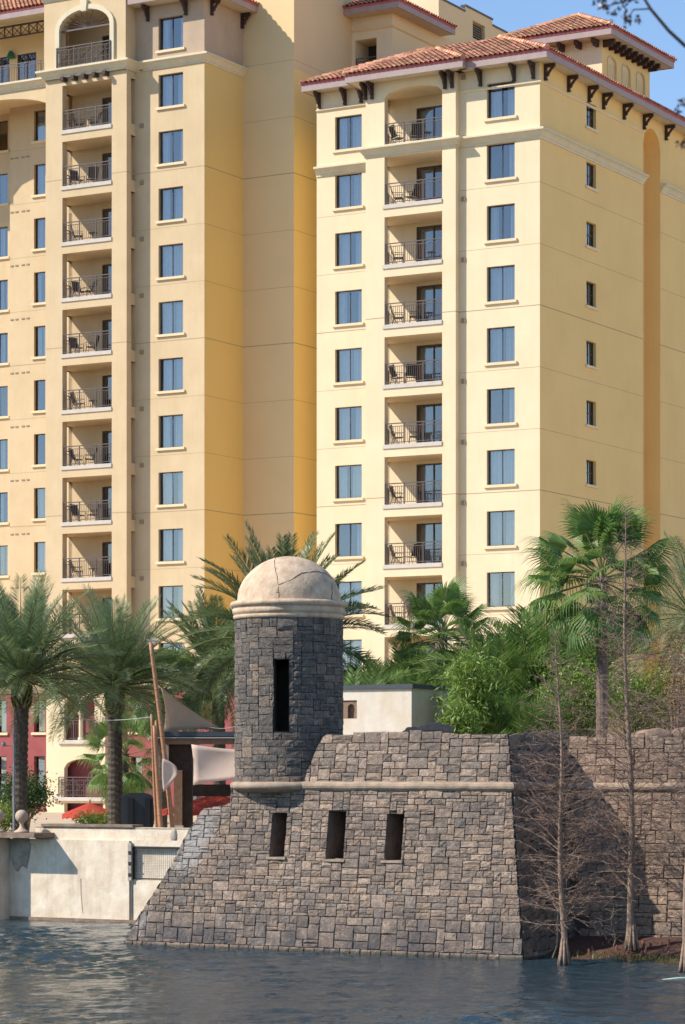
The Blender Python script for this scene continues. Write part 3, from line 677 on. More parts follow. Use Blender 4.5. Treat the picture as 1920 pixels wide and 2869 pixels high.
# louvred roof house
bh = 18.0; ah_ = fa(1004, bh); bh1 = fb(1250, ah_); zh = 49.0
mb = MB(); wall(mb, frontf(bh), ah_-8, ah_, 40, zh+.3)
mb.build('roof_house_wall', M['cream'], CW, co)
l0, l1 = fb(1082, ah_), fb(1110, ah_); s0, s1 = fb(1064, ah_), fb(1127, ah_)
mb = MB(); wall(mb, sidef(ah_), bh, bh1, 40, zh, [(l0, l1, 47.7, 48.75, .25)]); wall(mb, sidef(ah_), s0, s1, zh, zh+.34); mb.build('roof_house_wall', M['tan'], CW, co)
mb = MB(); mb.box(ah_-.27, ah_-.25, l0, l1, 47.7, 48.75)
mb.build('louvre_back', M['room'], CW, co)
for i in range(7):
    mb = MB(); z = 47.74+i*.14; mb.add([(ah_-.22,l0,z+.09),(ah_-.22,l1,z+.09),(ah_-.05,l1,z),(ah_-.05,l0,z),(ah_-.22,l0,z+.11),(ah_-.22,l1,z+.11),(ah_-.05,l1,z+.02),(ah_-.05,l0,z+.02)], [(0,1,2,3),(4,5,6,7),(3,2,6,7),(0,1,5,4)]); mb.build('louvre_slat', M['trim'], CW, co)
mb = MB(); mb.box(ah_-.3, ah_+.06, bh-.05, s0, zh, zh+.1); mb.box(ah_-.3, ah_+.06, s0, s1, zh+.34, zh+.44); mb.box(ah_-.3, ah_+.06, s1, bh1, zh, zh+.1); mb.build('parapet_cap', M['bronze'], CW, co)
# ================================================================== WATER AND GROUND
def water_mat():
    m = bpy.data.materials.new('lake_water'); m.use_nodes = True; N = m.node_tree.nodes; L = m.node_tree.links; p = N['Principled BSDF']
    p.inputs['Base Color'].default_value = (.022, .044, .058, 1); p.inputs['Roughness'].default_value = .06; p.inputs['IOR'].default_value = 1.33
    g = N.new('ShaderNodeNewGeometry'); hs = []
    for (sx, sy, sc, w) in ((.8, 1.25, 3.6, .5), (.8, 1.2, 8.0, .3), (.8, 1.2, 17, .14)):
        mp = N.new('ShaderNodeMapping'); mp.inputs['Scale'].default_value = (sx, sy, 1); mp.inputs['Rotation'].default_value = (0, 0, R(8*sc)); L.new(g.outputs['Position'], mp.inputs['Vector'])
        nz = N.new('ShaderNodeTexNoise'); nz.inputs['Scale'].default_value = sc; nz.inputs['Detail'].default_value = 3; nz.inputs['Distortion'].default_value = .6; L.new(mp.outputs[0], nz.inputs['Vector'])
        ml = N.new('ShaderNodeMath'); ml.operation = 'MULTIPLY'; ml.inputs[1].default_value = w; L.new(nz.outputs[0], ml.inputs[0]); hs.append(ml)
    a1 = N.new('ShaderNodeMath'); L.new(hs[0].outputs[0], a1.inputs[0]); L.new(hs[1].outputs[0], a1.inputs[1])
    a2_ = N.new('ShaderNodeMath'); L.new(a1.outputs[0], a2_.inputs[0]); L.new(hs[2].outputs[0], a2_.inputs[1])
    # calm and ruffled patches
    np_ = N.new('ShaderNodeTexNoise'); np_.inputs['Scale'].default_value = .12; np_.inputs['Detail'].default_value = 3; L.new(g.outputs['Position'], np_.inputs['Vector'])
    mr = N.new('ShaderNodeMapRange'); mr.inputs[1].default_value = .35; mr.inputs[2].default_value = .65; mr.inputs[3].default_value = .45; mr.inputs[4].default_value = 1.0; L.new(np_.outputs[0], mr.inputs[0])
    b = N.new('ShaderNodeBump'); b.inputs['Distance'].default_value = .06; L.new(mr.outputs[0], b.inputs['Strength']); L.new(a2_.outputs[0], b.inputs['Height']); L.new(b.outputs[0], p.inputs['Normal'])
    return m
M['water'] = water_mat()
mb = MB(); wx, wy, nx_, ny_ = 15.0, (46.0, 94.0), 250, 400; vs = []
for j in range(ny_+1):
    for i in range(nx_+1):
        x = -wx+2*wx*i/nx_; y = wy[0]+(wy[1]-wy[0])*j/ny_; f = min(1, 6*min(i/nx_, 1-i/nx_), 6*min(j/ny_, 1-j/ny_)); g_ = .30+1.05*max(0, noise.noise(Vector((x*.16,y*.09,4)))+.45)
        p = Vector((x*.8+.25*y, y*1.15, 0)); z = .07*noise.noise(p*.75)+.065*noise.noise(p*1.9+Vector((7,3,0)))+.034*noise.noise(p*4.6+Vector((1,9,0)))
        vs.append((x, y, z*f*g_))
mb.add(vs, [(j*(nx_+1)+i, j*(nx_+1)+i+1, (j+1)*(nx_+1)+i+1, (j+1)*(nx_+1)+i) for j in range(ny_) for i in range(nx_)])
for (x0, x1, y0, y1) in ((-400,400,-60,wy[0]), (-400,400,wy[1],140), (-400,-wx,wy[0],wy[1]), (wx,400,wy[0],wy[1])): mb.poly((x0,y0,0), (x1,y0,0), (x1,y1,0), (x0,y1,0))
structure(mb.build('lake_water', M['water'], smooth=True))
M['lakebed'] = mat('lake_bed', (.05,.045,.03), .9, var=.4)
mb = MB(); mb.poly((-3000,-1000,-2), (3000,-1000,-2), (3000,4000,-2), (-3000,4000,-2)); structure(mb.build('lake_bed', M['lakebed']))
M['pave'] = mat('promenade_paving', (.62,.48,.33), .9, var=.25, vscale=1)
M['soil'] = mat('garden_soil', (.06,.07,.03), .95, var=.5, vscale=2, bump=.4)
FE = FC.copy()
def fput(mb, name, m, kind='structure'):
    o = mb.build(name, m, None, FC); o.rotation_euler = (0, 0, -TH); o['kind'] = kind; return o
mb = MB(); mb.poly((-1500,9.4,GZ), (1500,9.4,GZ), (1500,2500,GZ), (-1500,2500,GZ)); fput(mb, 'promenade_ground', M['pave'])
mb = MB(); mb.box(-9.2, 60, 4.4, 15, 2.0, 5.25); mb.box(-8.0, -1.2, 1.6, 4.4, 2.0, 5.2); fput(mb, 'garden_terrace', M['soil'])

# ================================================================== STONE
def stone_mat(name, ramp, stain, white=False, dark=(.10,.10,.11)):
    m = bpy.data.materials.new(name); m.use_nodes = True; N = m.node_tree.nodes; L = m.node_tree.links; p = N['Principled BSDF']
    p.inputs['Roughness'].default_value = .88; p.inputs['Specular IOR Level'].default_value = .25
    g = N.new('ShaderNodeNewGeometry'); oi = N.new('ShaderNodeObjectInfo')
    ad = N.new('ShaderNodeMath'); L.new(g.outputs['Random Per Island'], ad.inputs[0]); L.new(oi.outputs['Random'], ad.inputs[1])
    fr = N.new('ShaderNodeMath'); fr.operation = 'FRACT'; L.new(ad.outputs[0], fr.inputs[0])
    cr = N.new('ShaderNodeValToRGB'); e = cr.color_ramp.elements
    for i, (t, c) in enumerate(ramp):
        el = e[i] if i < 2 else e.new(t); el.position = t; el.color = (*c, 1)
    L.new(fr.outputs[0], cr.inputs[0]); col = cr.outputs[0]
    def nz(sc, det=8, rough=.65):
        n = N.new('ShaderNodeTexNoise'); n.inputs['Scale'].default_value = sc; n.inputs['Detail'].default_value = det; n.inputs['Roughness'].default_value = rough; L.new(g.outputs['Position'], n.inputs['Vector']); return n.outputs[0]
    def mix(fac, a, b, mode='MIX'):
        x = N.new('ShaderNodeMix'); x.data_type = 'RGBA'; x.blend_type = mode
        if hasattr(fac, 'node'): L.new(fac, x.inputs[0])
        else: x.inputs[0].default_value = fac
        for s, k in ((a, 6), (b, 7)):
            if hasattr(s, 'node'): L.new(s, x.inputs[k])
            else: x.inputs[k].default_value = (*s, 1)
        return x.outputs[2]
    def rng(s, a, b, c=0, d=1):
        r = N.new('ShaderNodeMapRange'); r.inputs[1].default_value = a; r.inputs[2].default_value = b; r.inputs[3].default_value = c; r.inputs[4].default_value = d; L.new(s, r.inputs[0]); return r.outputs[0]
    col = mix(rng(nz(8, 10, .75), .40, .60, 0, .9), col, mix(1, col, (.60,.585,.58), 'MULTIPLY'))
    col = mix(rng(nz(17, 8, .75), .5, .66, 0, .85), col, mix(1, col, (1.75,1.66,1.58), 'MULTIPLY'))
    col = mix(rng(nz(.8, 9, .7), .50, .64, 0, stain), col, mix(.45, dark, col))
    col = mix(rng(nz(2.6, 9, .7), .53, .68, 0, stain*.8), col, mix(.35, (.155,.145,.15), col))
    sx_ = N.new('ShaderNodeSeparateXYZ'); L.new(g.outputs['Position'], sx_.inputs[0])
    bd = N.new('ShaderNodeMath'); bd.operation = 'MULTIPLY'; L.new(rng(sx_.outputs[2], 1.3, .25, 0, .75), bd.inputs[0]); L.new(rng(nz(1.1, 7, .7), .42, .6), bd.inputs[1])
    bm = N.new('ShaderNodeMath'); bm.operation = 'MULTIPLY'; L.new(bd.outputs[0], bm.inputs[0]); L.new(rng(sx_.outputs[2], .10, .16), bm.inputs[1])
    col = mix(bm.outputs[0], col, (.115,.115,.13))
    if white:
        for (c, s) in white:
            mp = N.new('ShaderNodeMapping'); mp.vector_type = 'TEXTURE'; mp.inputs['Location'].default_value = c; mp.inputs['Scale'].default_value = s; mp.inputs['Rotation'].default_value = (0, R(28), 0); L.new(g.outputs['Position'], mp.inputs['Vector'])
            ln = N.new('ShaderNodeVectorMath'); ln.operation = 'LENGTH'; L.new(mp.outputs[0], ln.inputs[0])
            sm = N.new('ShaderNodeMath'); L.new(ln.outputs['Value'], sm.inputs[0]); L.new(rng(nz(6, 10, .8), .3, .7, -.75, .75), sm.inputs[1])
            col = mix(rng(sm.outputs[0], .35, 1.15, .8, 0), col, (.64,.60,.56))
    col = mix(rng(sx_.outputs[2], .10, .03, 0, .75), col, (.06,.065,.048))
    L.new(col, p.inputs['Base Color'])
    ha = N.new('ShaderNodeMath'); ha.operation = 'MULTIPLY_ADD'; L.new(nz(13, 10, .78), ha.inputs[0]); ha.inputs[1].default_value = 1.0; L.new(nz(38, 4), ha.inputs[2])
    b = N.new('ShaderNodeBump'); b.inputs['Strength'].default_value = 1.0; b.inputs['Distance'].default_value = .085; L.new(ha.outputs[0], b.inputs['Height']); L.new(b.outputs[0], p.inputs['Normal'])
    return m
RAMP_B = [(0, (.33,.265,.22)), (1, (.60,.455,.35)), (.22, (.42,.33,.265)), (.5, (.56,.41,.305)), (.70, (.40,.335,.285)), (.88, (.70,.525,.40))]
RAMP_T = [(0, (.22,.195,.17)), (1, (.36,.30,.245)), (.3, (.26,.225,.195)), (.6, (.30,.255,.215)), (.88, (.43,.33,.255))]
M['stone_b'] = stone_mat('rubble_stone', RAMP_B, .72, white=[((-4.12,77.6,2.95), (.48,2.2,1.2)), ((-5.60,78.8,.72), (.20,1.6,.55))])
M['stone_t'] = stone_mat('tower_stone', RAMP_T, .6, dark=(.065,.065,.07))
M['stone_c'] = stone_mat('curtain_stone', [(0, (.50,.37,.28)), (1, (.64,.455,.335)), (.4, (.56,.40,.30)), (.7, (.60,.43,.325))], .4)
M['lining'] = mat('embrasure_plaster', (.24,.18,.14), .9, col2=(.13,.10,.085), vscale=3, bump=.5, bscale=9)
M['mortar'] = mat('dark_mortar', (.085,.07,.058), .95, var=.3)
M['plaster'] = mat('weathered_plaster', (.70,.53,.375), .88, col2=(.48,.33,.215), vscale=3.6, bump=.9, bscale=10, streak=.85)
M['moulding'] = mat('weathered_moulding', (.46,.34,.24), .85, col2=(.27,.20,.15), vscale=3, bump=.5, bscale=9)
M['crack'] = mat('crack_dark', (.10,.06,.04), .95)

def unit_stone(seed, nx=4, nz=4):
    rnd = random.Random(seed); xs = [-.5+.03, -.17, .17, .5-.03]; vs = []; fs = []
    for j in range(4):
        for i in range(4):
            edge = i in (0, 3) or j in (0, 3)
            vs.append((xs[i]+rnd.uniform(-.022, .022), -(rnd.uniform(.35, 1.0) if edge else rnd.uniform(.55, 1.35)), xs[j]+rnd.uniform(-.03, .03)))
    fs += [(j*4+i, j*4+i+1, (j+1)*4+i+1, (j+1)*4+i) for j in range(3) for i in range(3)]
    ring = [0,1,2,3,7,11,15,14,13,12,8,4]; o = len(vs)
    for r in ring:
        x, y, z = vs[r]; vs.append((max(-.51, min(.51, x*1.06+rnd.uniform(-.015,.015))), .05, max(-.51, min(.51, z*1.06+rnd.uniform(-.02,.02)))))
    fs += [(ring[k], o+k, o+(k+1) % 12, ring[(k+1) % 12]) for k in range(12)]
    return vs, fs
US = [unit_stone(100+i) for i in range(14)]
def pack(w, h, cw, ch, rnd, ws=(2,2,3,3,4,4,5), hs=(2,2,2,3,3,1)):
    nx, nz = int(round(w/cw)), int(round(h/ch)); used = [[False]*nx for _ in range(nz)]; out = []
    for j in range(nz):
        for i in range(nx):
            if used[j][i]: continue
            W_ = rnd.choice(ws); H_ = rnd.choice(hs); k = 0
            if W_ == 2: H_ = min(H_, 2)
            while k < W_ and i+k < nx and not used[j][i+k]: k += 1
            if i+k < nx and not used[j][i+k] and (i+k+1 >= nx or used[j][i+k+1]): k += 1
            H_ = min(H_, nz-j)
            if nz-j-H_ == 1: H_ = min(H_+1, nz-j)
            for jj in range(j, j+H_):
                for ii in range(i, i+k): used[jj][ii] = True
            out.append((i*cw, (i+k)*cw, j*ch, (j+H_)*ch))
    return out
def lay(parent, stones, place, m, limit=300, gap=.009, clip=None, proud=(.022,.05), seed=3, nm='stone'):
    """stones = (p0,p1,z0,z1, free) ; place(pc,zc)->(pos, euler) ; the largest become objects, the rest one joined part"""
    rnd = random.Random(seed); meshes = {}
    for i, (v_, f_) in enumerate(US):
        me = bpy.data.meshes.new('stone'); me.from_pydata(v_, [], f_); me.materials.append(m); meshes[i] = me
    own = [s for s in stones if s[4]]; own.sort(key=lambda s: -(s[1]-s[0])*(s[3]-s[2])); ownset = set(id(s) for s in own[:limit]); rest = MB()
    for s in stones:
        p0, p1, z0, z1, free = s; pos, eul = place((p0+p1)/2, (z0+z1)/2)
        sc = Vector((p1-p0-gap, rnd.uniform(*proud), (z1-z0)-gap)); k = rnd.randrange(len(US)); fx = -1 if False else 1
        eul = (eul[0]+rnd.uniform(-.02,.02), eul[1]+rnd.uniform(-.008,.008), eul[2]+rnd.uniform(-.025,.025))
        if id(s) in ownset: put(nm, meshes[k], parent, pos, eul, sc)
        else:
            from mathutils import Euler
            mtx = Matrix.Translation(pos) @ Euler(eul).to_matrix().to_4x4() @ Matrix.Diagonal((*sc, 1))
            vs = [mtx @ Vector(v) for v in US[k][0]]
            if clip: vs = [clip(v) for v in vs]
            rest.add(vs, US[k][1])
    if rest.v: rest.build(nm+'s', m, parent, kind='stuff')

# ------------------------------------------------------------------ bastion
BT = .149
def B(z): return BT*z
def fz(xd, yd):
    z = 2.0
    for _ in range(8):
        b = B(z); a = fa(xd, b, FC); z = zz(yd, dep(a, b, FC))
    return a, z
LP = [fz(283, 2165), fz(288, 2150), fz(330, 2078), fz(390, 1985), fz(430, 1905), fz(466, 1850)]
ash, zsh = fz(528, 1838)
ZM = 4.50; ZT = 5.93
def Lz(z):
    if z <= LP[0][1]: return LP[0][0]
    for (a0, z0), (a1, z1) in zip(LP, LP[1:]):
        if z <= z1: return a0+(a1-a0)*(z-z0)/(z1-z0)
    if z <= zsh: return LP[-1][0]+(ash-LP[-1][0])*(z-LP[-1][1])/max(.01, zsh-LP[-1][1])
    return ash
def Rz(z): return -BT*z
BA = empty('stone_bastion', FC, -TH)
tag(BA, 'rubble stone bastion with sloping walls and three dark embrasures rising from the lake', 'fort')
emb = []
for (x0, x1, y0, y1) in ((618, 658, 1858, 1962), (746, 794, 1857, 1967), (880, 926, 1862, 1970)):
    aT, zT = fz((x0+x1)/2+3, y0); aB, zB = fz((x0+x1)/2-3, y1); w = (fa(x1, .5, FC)-fa(x0, .5, FC))*.86
    emb.append((aT, aB, zT, zB, w))
lin = MB(); core = MB(); rows = [-.6]+[i*.2 for i in range(0, 23)]+[ZM]
def inemb(a, z, g=0.0):
    for (aT, aB, zT, zB, w) in emb:
        if zB-g < z < zT+g:
            ac = aB+(aT-aB)*(z-zB)/(zT-zB)
            if abs(a-ac) < w/2+g: return True
    return False
ec = sorted({x for (aT, aB, zT, zB, w) in emb for x in ((aT+aB)/2-w/2, (aT+aB)/2+w/2)}); ez_ = sorted({z for e in emb for z in (e[2], e[3])})
rows = sorted(set(rows+ez_)); cols = sorted([-13.4, 0]+ec+[-12-.0+i*1.0 for i in range(12)])
def ca(a, z): return max(Lz(max(z, 0)), min(Rz(z), a))
for z0, z1 in zip(rows, rows[1:]):
    for a0, a1 in zip(cols, cols[1:]):
        if inemb((a0+a1)/2, (z0+z1)/2, -.01): continue
        q = [(ca(a0,z0),B(z0)+.02,z0), (ca(a1,z0),B(z0)+.02,z0), (ca(a1,z1),B(z1)+.02,z1), (ca(a0,z1),B(z1)+.02,z1)]
        if abs(q[0][0]-q[1][0])+abs(q[2][0]-q[3][0]) > 1e-4: core.poly(*q)
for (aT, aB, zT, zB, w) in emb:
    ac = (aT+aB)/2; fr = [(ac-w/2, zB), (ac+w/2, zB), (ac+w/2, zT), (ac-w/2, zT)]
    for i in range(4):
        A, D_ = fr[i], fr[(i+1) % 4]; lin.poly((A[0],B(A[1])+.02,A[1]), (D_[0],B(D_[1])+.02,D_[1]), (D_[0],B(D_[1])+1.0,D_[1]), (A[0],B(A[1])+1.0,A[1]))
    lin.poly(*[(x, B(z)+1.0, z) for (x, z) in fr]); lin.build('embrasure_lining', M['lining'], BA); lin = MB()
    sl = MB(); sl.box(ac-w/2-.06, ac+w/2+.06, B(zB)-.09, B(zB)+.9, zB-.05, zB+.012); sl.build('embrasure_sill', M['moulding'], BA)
# left flank, top, right side
for z0, z1 in zip(rows, rows[1:]):
    core.poly((ca(-20,z0),B(z0)+.02,z0), (ca(-20,z1),B(z1)+.02,z1), (ca(-20,z1),9.6,z1), (ca(-20,z0),9.6,z0))
    core.poly((Rz(z0)-.02,B(z0),z0), (Rz(z1)-.02,B(z1),z1), (Rz(z1)-.02,5,z1), (Rz(z0)-.02,5,z0))
core.poly((ash,B(zsh),zsh+.02), (-.7,B(ZM),ZM), (-.7,6,ZM), (ash,9.6,ZM)); core.poly((LP[-1][0],B(3.9),LP[-1][1]-.02), (ash+.4,B(3.9),zsh-.02), (ash+.4,9.6,zsh), (LP[-1][0],9.6,LP[-1][1]))
core.build('core', M['mortar'], BA)
rnd = random.Random(21)
st = []
bands = [(x0, x1, z0-.45, z1-.45) for (x0, x1, z0, z1) in pack(13.5, .57, .16, .19, rnd, ws=(1,2,2,3), hs=(1,))]
bands += [(x0, x1, z0+.12, z1+.12) for (x0, x1, z0, z1) in pack(13.5, .84, .12, .105, rnd, ws=(2,3,3,4,4,5), hs=(1,2,2,3,4))]
bands += [(x0, x1, z0+.96, z1+.96) for (x0, x1, z0, z1) in pack(13.5, .63, .115, .09, rnd, ws=(2,2,3,3,4), hs=(1,2,2,3))]
bands += [(x0, x1, z0+1.59, z1+1.59) for (x0, x1, z0, z1) in pack(13.5, ZM-1.59, .105, .086, rnd, ws=(2,3,3,4,4,5), hs=(1,2,2,2,3))]
for (a0, a1, z0, z1) in bands:
    a0 -= 13.5; a1 -= 13.5
    if z1 > ZM-.04: z1 = ZM-.04
    am, zm = (a0+a1)/2, (z0+z1)/2
    if a1 < Lz(max(0, z1))-.0 and a1 < Lz(max(0, z0)): continue
    if a0 > Rz(zm)-.02: continue
    a1 = min(a1, Rz(zm)-.005)
    if Rz(zm)-a1 < .14: a1 = Rz(zm)-.005
    hit = False; pieces = [(a0, a1)]
    for (aT, aB, zT, zB, w) in emb:
        if z1 > zB+.05 and z0 < zT-.05:
            ac = (aT+aB)/2; lo_, hi_ = ac-w/2, ac+w/2; np2 = []
            for (s0, s1) in pieces:
                if s1 <= lo_ or s0 >= hi_: np2.append((s0, s1))
                else:
                    if s0 < lo_-.05: np2.append((s0, lo_+.01))
                    if s1 > hi_+.05: np2.append((hi_-.01, s1))
            pieces = np2
    for (s0, s1) in pieces:
        if s1-s0 < .05: continue
        free = s0 > Lz(max(0, z0))+.03 and s0 > Lz(max(0, z1))+.03 and z0 > -.1
        st.append((s0, s1, z0, z1, free))
def clipL(v):
    l = Lz(max(0, v.z)); return Vector((l, v.y, v.z)) if v.x < l else v
fph = -math.atan(BT)
lay(BA, st, lambda p, z: ((p, B(z), z), (fph, 0, 0)), M['stone_b'], 300, clip=clipL, seed=5)
# wet plinth course at the waterline
# parapet above the moulding
PL = [fz(686, 1796), fz(708, 1752), fz(726, 1710), fz(740, 1685), fz(756, 1674)]
def PLz(z):
    if z <= PL[0][1]: return PL[0][0]
    for (a0, z0), (a1, z1) in zip(PL, PL[1:]):
        if z <= z1: return a0+(a1-a0)*(z-z0)/max(.01, z1-z0)
    return PL[-1][0]
rnd = random.Random(5); st = []
hgt = ZT-ZM-.06
for (x0, x1, z0, z1) in pack(8.6, hgt+.05, .125, .10, rnd, ws=(2,3,3,4,4,5), hs=(1,2,2,2,3)):
    a0, a1, z0, z1 = x0-8.6, x1-8.6, z0+ZM+.06, z1+ZM+.06; zm = (z0+z1)/2
    if a1 < PLz(z0) or a0 > Rz(zm)-.03: continue
    a1 = min(a1, Rz(zm)-.005)
    if z1 > ZT-.12: z1 = ZT+rnd.uniform(-.03, .03)+.05*math.sin(a0*1.1)
    st.append((a0, a1, z0, z1, a0 > PLz(z1)+.02))
def clipP(v):
    l = PLz(v.z); return Vector((l, v.y, v.z)) if v.x < l else v
def layn(parent, st, place, m, **kw): lay(parent, st, place, m, **kw)
layn(BA, st, lambda p, z: ((p, B(z)+.03, z), (fph, 0, 0)), M['stone_b'], limit=0, clip=clipP, seed=8, nm='parapet_stone')
pc = MB(); prow = [ZM+.02*0, 4.75, 5.0, 5.25, 5.5, 5.7, ZT-.05]
for z0, z1 in zip(prow, prow[1:]):
    pc.poly((PLz(z0)+.01,B(z0)+.05,z0), (Rz(z0)-.02,B(z0)+.05,z0), (Rz(z1)-.02,B(z1)+.05,z1), (PLz(z1)+.01,B(z1)+.05,z1))
    pc.poly((PLz(z0)+.01,B(z0)+.05,z0), (PLz(z1)+.01,B(z1)+.05,z1), (PLz(z1)+.01,B(z1)+.9,z1), (PLz(z0)+.01,B(z0)+.9,z0))
    pc.poly((Rz(z0)-.02,B(z0)+.05,z0), (Rz(z1)-.02,B(z1)+.05,z1), (Rz(z1)-.02,5.2,z1), (Rz(z0)-.02,5.2,z0))
pc.poly((PL[-1][0],B(ZT)+.05,ZT-.05), (Rz(ZT)-.02,B(ZT)+.05,ZT-.05), (Rz(ZT)-.02,5.2,ZT-.05), (PL[-1][0],2.0,ZT-.05)); pc.build('parapet_core', M['mortar'], BA)
# stones of the shaded right flank
rnd = random.Random(31); st = []
for (x0, x1, z0, z1) in pack(4.2, ZT+.3, .14, .12, rnd): st.append((x0+B((z0+z1)/2), x1+B((z0+z1)/2), z0-.3, min(z1-.3, ZT+rnd.uniform(-.05,.05)), False))
lay(BA, st, lambda p, z: ((Rz(z), p, z), (0, math.atan(-BT), R(90))), M['stone_b'], 0, seed=4, nm='flank_stone')

# ------------------------------------------------------------------ curtain wall to the right
CU = empty('stone_curtain_wall', loc2(FC, 6, 3.4), -TH)
tag(CU, 'lower reddish rubble wall with moulding behind the bare trees, half in shadow', 'wall')
co_ = (-6, -3.4, 0); bc = 3.15; BC = .10
def Bc(z): return bc+BC*z
mb = MB(); zr = [-.6, 0, 1, 2, 3, 4, 5, 5.8]
for z0, z1 in zip(zr, zr[1:]): mb.poly((-1.2,Bc(z0)+.02,z0), (24,Bc(z0)+.02,z0), (24,Bc(z1)+.02,z1), (-1.2,Bc(z1)+.02,z1))
mb.poly((-1.2,Bc(5.8),5.8), (24,Bc(5.8),5.8), (24,6,5.8), (-1.2,6,5.8)); mb.build('core', M['mortar'], CU, co_)
rnd = random.Random(44); st = []
for (x0, x1, z0, z1) in pack(24.5, 6.1, .14, .115, rnd, ws=(2,3,3,4,4,5), hs=(1,2,2,2,3)):
    a0, a1, z0, z1 = x0-1.0, x1-1.0, z0-.25, z1-.25
    if z1 > 5.75: z1 = 5.85+rnd.uniform(-.06,.07)+.06*math.sin(a0*1.3)
    if a0 < Rz((z0+z1)/2): continue
    st.append((a0-6, a1-6, z0, z1, a0 < 6.5 and z0 > .3))
lay(CU, st, lambda p, z: ((p, Bc(z)-3.4, z), (-math.atan(BC), 0, 0)), M['stone_c'], 300, seed=9, gap=.013)

# ------------------------------------------------------------------ sentry tower
RT = 1.50; best = None
for i in range(200):
    bt_ = .2+i*.01; at_ = fa(661.5, bt_, FC); h = RT*RT-(bt_-.72)**2
    if h < 0: continue
    d = abs(at_+math.sqrt(h)-fa(698, .72, FC))
    if best is None or d < best[0]: best = (d, at_, bt_)
_, TA, TBB = best
RT = 151.0/FPX*dep(TA, TBB, FC)
tw = loc2(FC, TA, TBB, ZM)
TW = empty('sentry_tower', tw)
tag(TW, 'round dark stone sentry tower with cracked plaster dome and tall slit opening', 'tower')
# stones of the drum: the slit looks towards the lake, 8 degrees left of the camera
Yt = tw.y; zD0, zD1 = .06, zz(1418, Yt)-ZM
camdir = math.atan2(-tw.y, -tw.x); slit = camdir-R(8)
zs0_, zs1_ = zz(1672, Yt-1.4)-ZM, zz(1506, Yt-1.4)-ZM; hw_ = .205
rnd = random.Random(12); circ = 2*math.pi*RT; st = []
NC = 84; cw = circ/NC
for (x0, x1, z0, z1) in pack(circ, zD1-zD0, cw, .10, rnd, ws=(2,3,3,4,4), hs=(2,2,2,3,1)):
    z0, z1 = z0+zD0, min(z1+zD0, zD1)
    s = x0-circ/2; e = x1-circ/2     # measured from the slit direction, positive to the left seen from the lake
    if z1 > zs0_+.04 and z0 < zs1_-.04 and s < hw_ and e > -hw_:
        if s < -hw_-.05: st.append((s, -hw_, z0, z1, True))
        if e > hw_+.05: st.append((hw_, e, z0, z1, True))
        continue
    st.append((s, e, z0, z1, abs((s+e)/2)/RT < R(105)))
def tplace(p, z):
    q = slit-p/RT; return ((RT*.985*math.cos(q), RT*.985*math.sin(q), z), (0, 0, q+R(90)))
lay(TW, st, tplace, M['stone_t'], 300, seed=2, proud=(.018,.04), gap=.008)
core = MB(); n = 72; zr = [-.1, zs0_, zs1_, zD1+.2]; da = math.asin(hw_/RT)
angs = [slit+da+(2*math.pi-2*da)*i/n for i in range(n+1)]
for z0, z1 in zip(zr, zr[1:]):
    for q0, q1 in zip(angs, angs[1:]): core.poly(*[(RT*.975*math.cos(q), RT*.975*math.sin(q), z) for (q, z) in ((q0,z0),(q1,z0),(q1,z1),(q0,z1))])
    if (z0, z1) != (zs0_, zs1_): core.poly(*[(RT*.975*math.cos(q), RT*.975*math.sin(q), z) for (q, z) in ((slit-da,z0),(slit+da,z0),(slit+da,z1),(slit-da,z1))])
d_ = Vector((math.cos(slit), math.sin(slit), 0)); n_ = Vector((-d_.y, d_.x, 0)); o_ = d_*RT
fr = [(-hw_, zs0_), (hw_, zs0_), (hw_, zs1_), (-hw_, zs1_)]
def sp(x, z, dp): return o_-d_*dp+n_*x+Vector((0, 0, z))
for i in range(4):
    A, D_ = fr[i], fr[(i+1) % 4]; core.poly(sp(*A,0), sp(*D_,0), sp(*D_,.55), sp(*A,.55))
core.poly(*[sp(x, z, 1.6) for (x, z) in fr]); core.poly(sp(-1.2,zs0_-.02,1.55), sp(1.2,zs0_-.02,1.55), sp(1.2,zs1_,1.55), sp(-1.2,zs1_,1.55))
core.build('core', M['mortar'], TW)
cz = zD1; k_ = RT/1.5
mb = MB(); mb.lathe([(1.44*k_,cz-.02),(1.535*k_,cz),(1.55*k_,cz+.05),(1.55*k_,cz+.10),(1.51*k_,cz+.115),(1.51*k_,cz+.13),(1.565*k_,cz+.15),(1.575*k_,cz+.28),(1.54*k_,cz+.30),(1.56*k_,cz+.32),(1.60*k_,cz+.34),(1.635*k_,cz+.385),(1.64*k_,cz+.43),(1.61*k_,cz+.475),(1.55*k_,cz+.50),(1.2*k_,cz+.52)], 72, wob=.006)
mb.build('cornice', M['plaster'], TW, smooth=True)
dz0 = cz+.48; DR = 1.445*k_; DH = zz(1273, Yt)-ZM-dz0
mb = MB(); mb.lathe([(DR*math.cos(R(q)), dz0+DH*math.sin(R(q))) for q in [0,5,10,16,22,28,35,42,50,58,66,74,82,87,89.9]], 64, wob=.008); mb.build('dome', M['plaster'], TW, smooth=True)
def on_dome(xd, yd):
    d = Vector((_slope(xd), 1, -(yd*KX-2150)/FPX)); o = Vector((0, 0, EYE))-tw-Vector((0, 0, dz0)); s = Vector((1/DR, 1/DR, 1/DH))
    dd_ = Vector([d[i]*s[i] for i in range(3)]); oo = Vector([o[i]*s[i] for i in range(3)])
    A = dd_.dot(dd_); Bq = 2*dd_.dot(oo); C_ = oo.dot(oo)-1; disc = Bq*Bq-4*A*C_
    t = (-Bq-math.sqrt(max(0, disc)))/(2*A); return o+d*t+Vector((0, 0, dz0))
def zoomd(x, y): return (620+x/2.93)/KX, (1520+y/2.93)/KX
rc = random.Random(6)
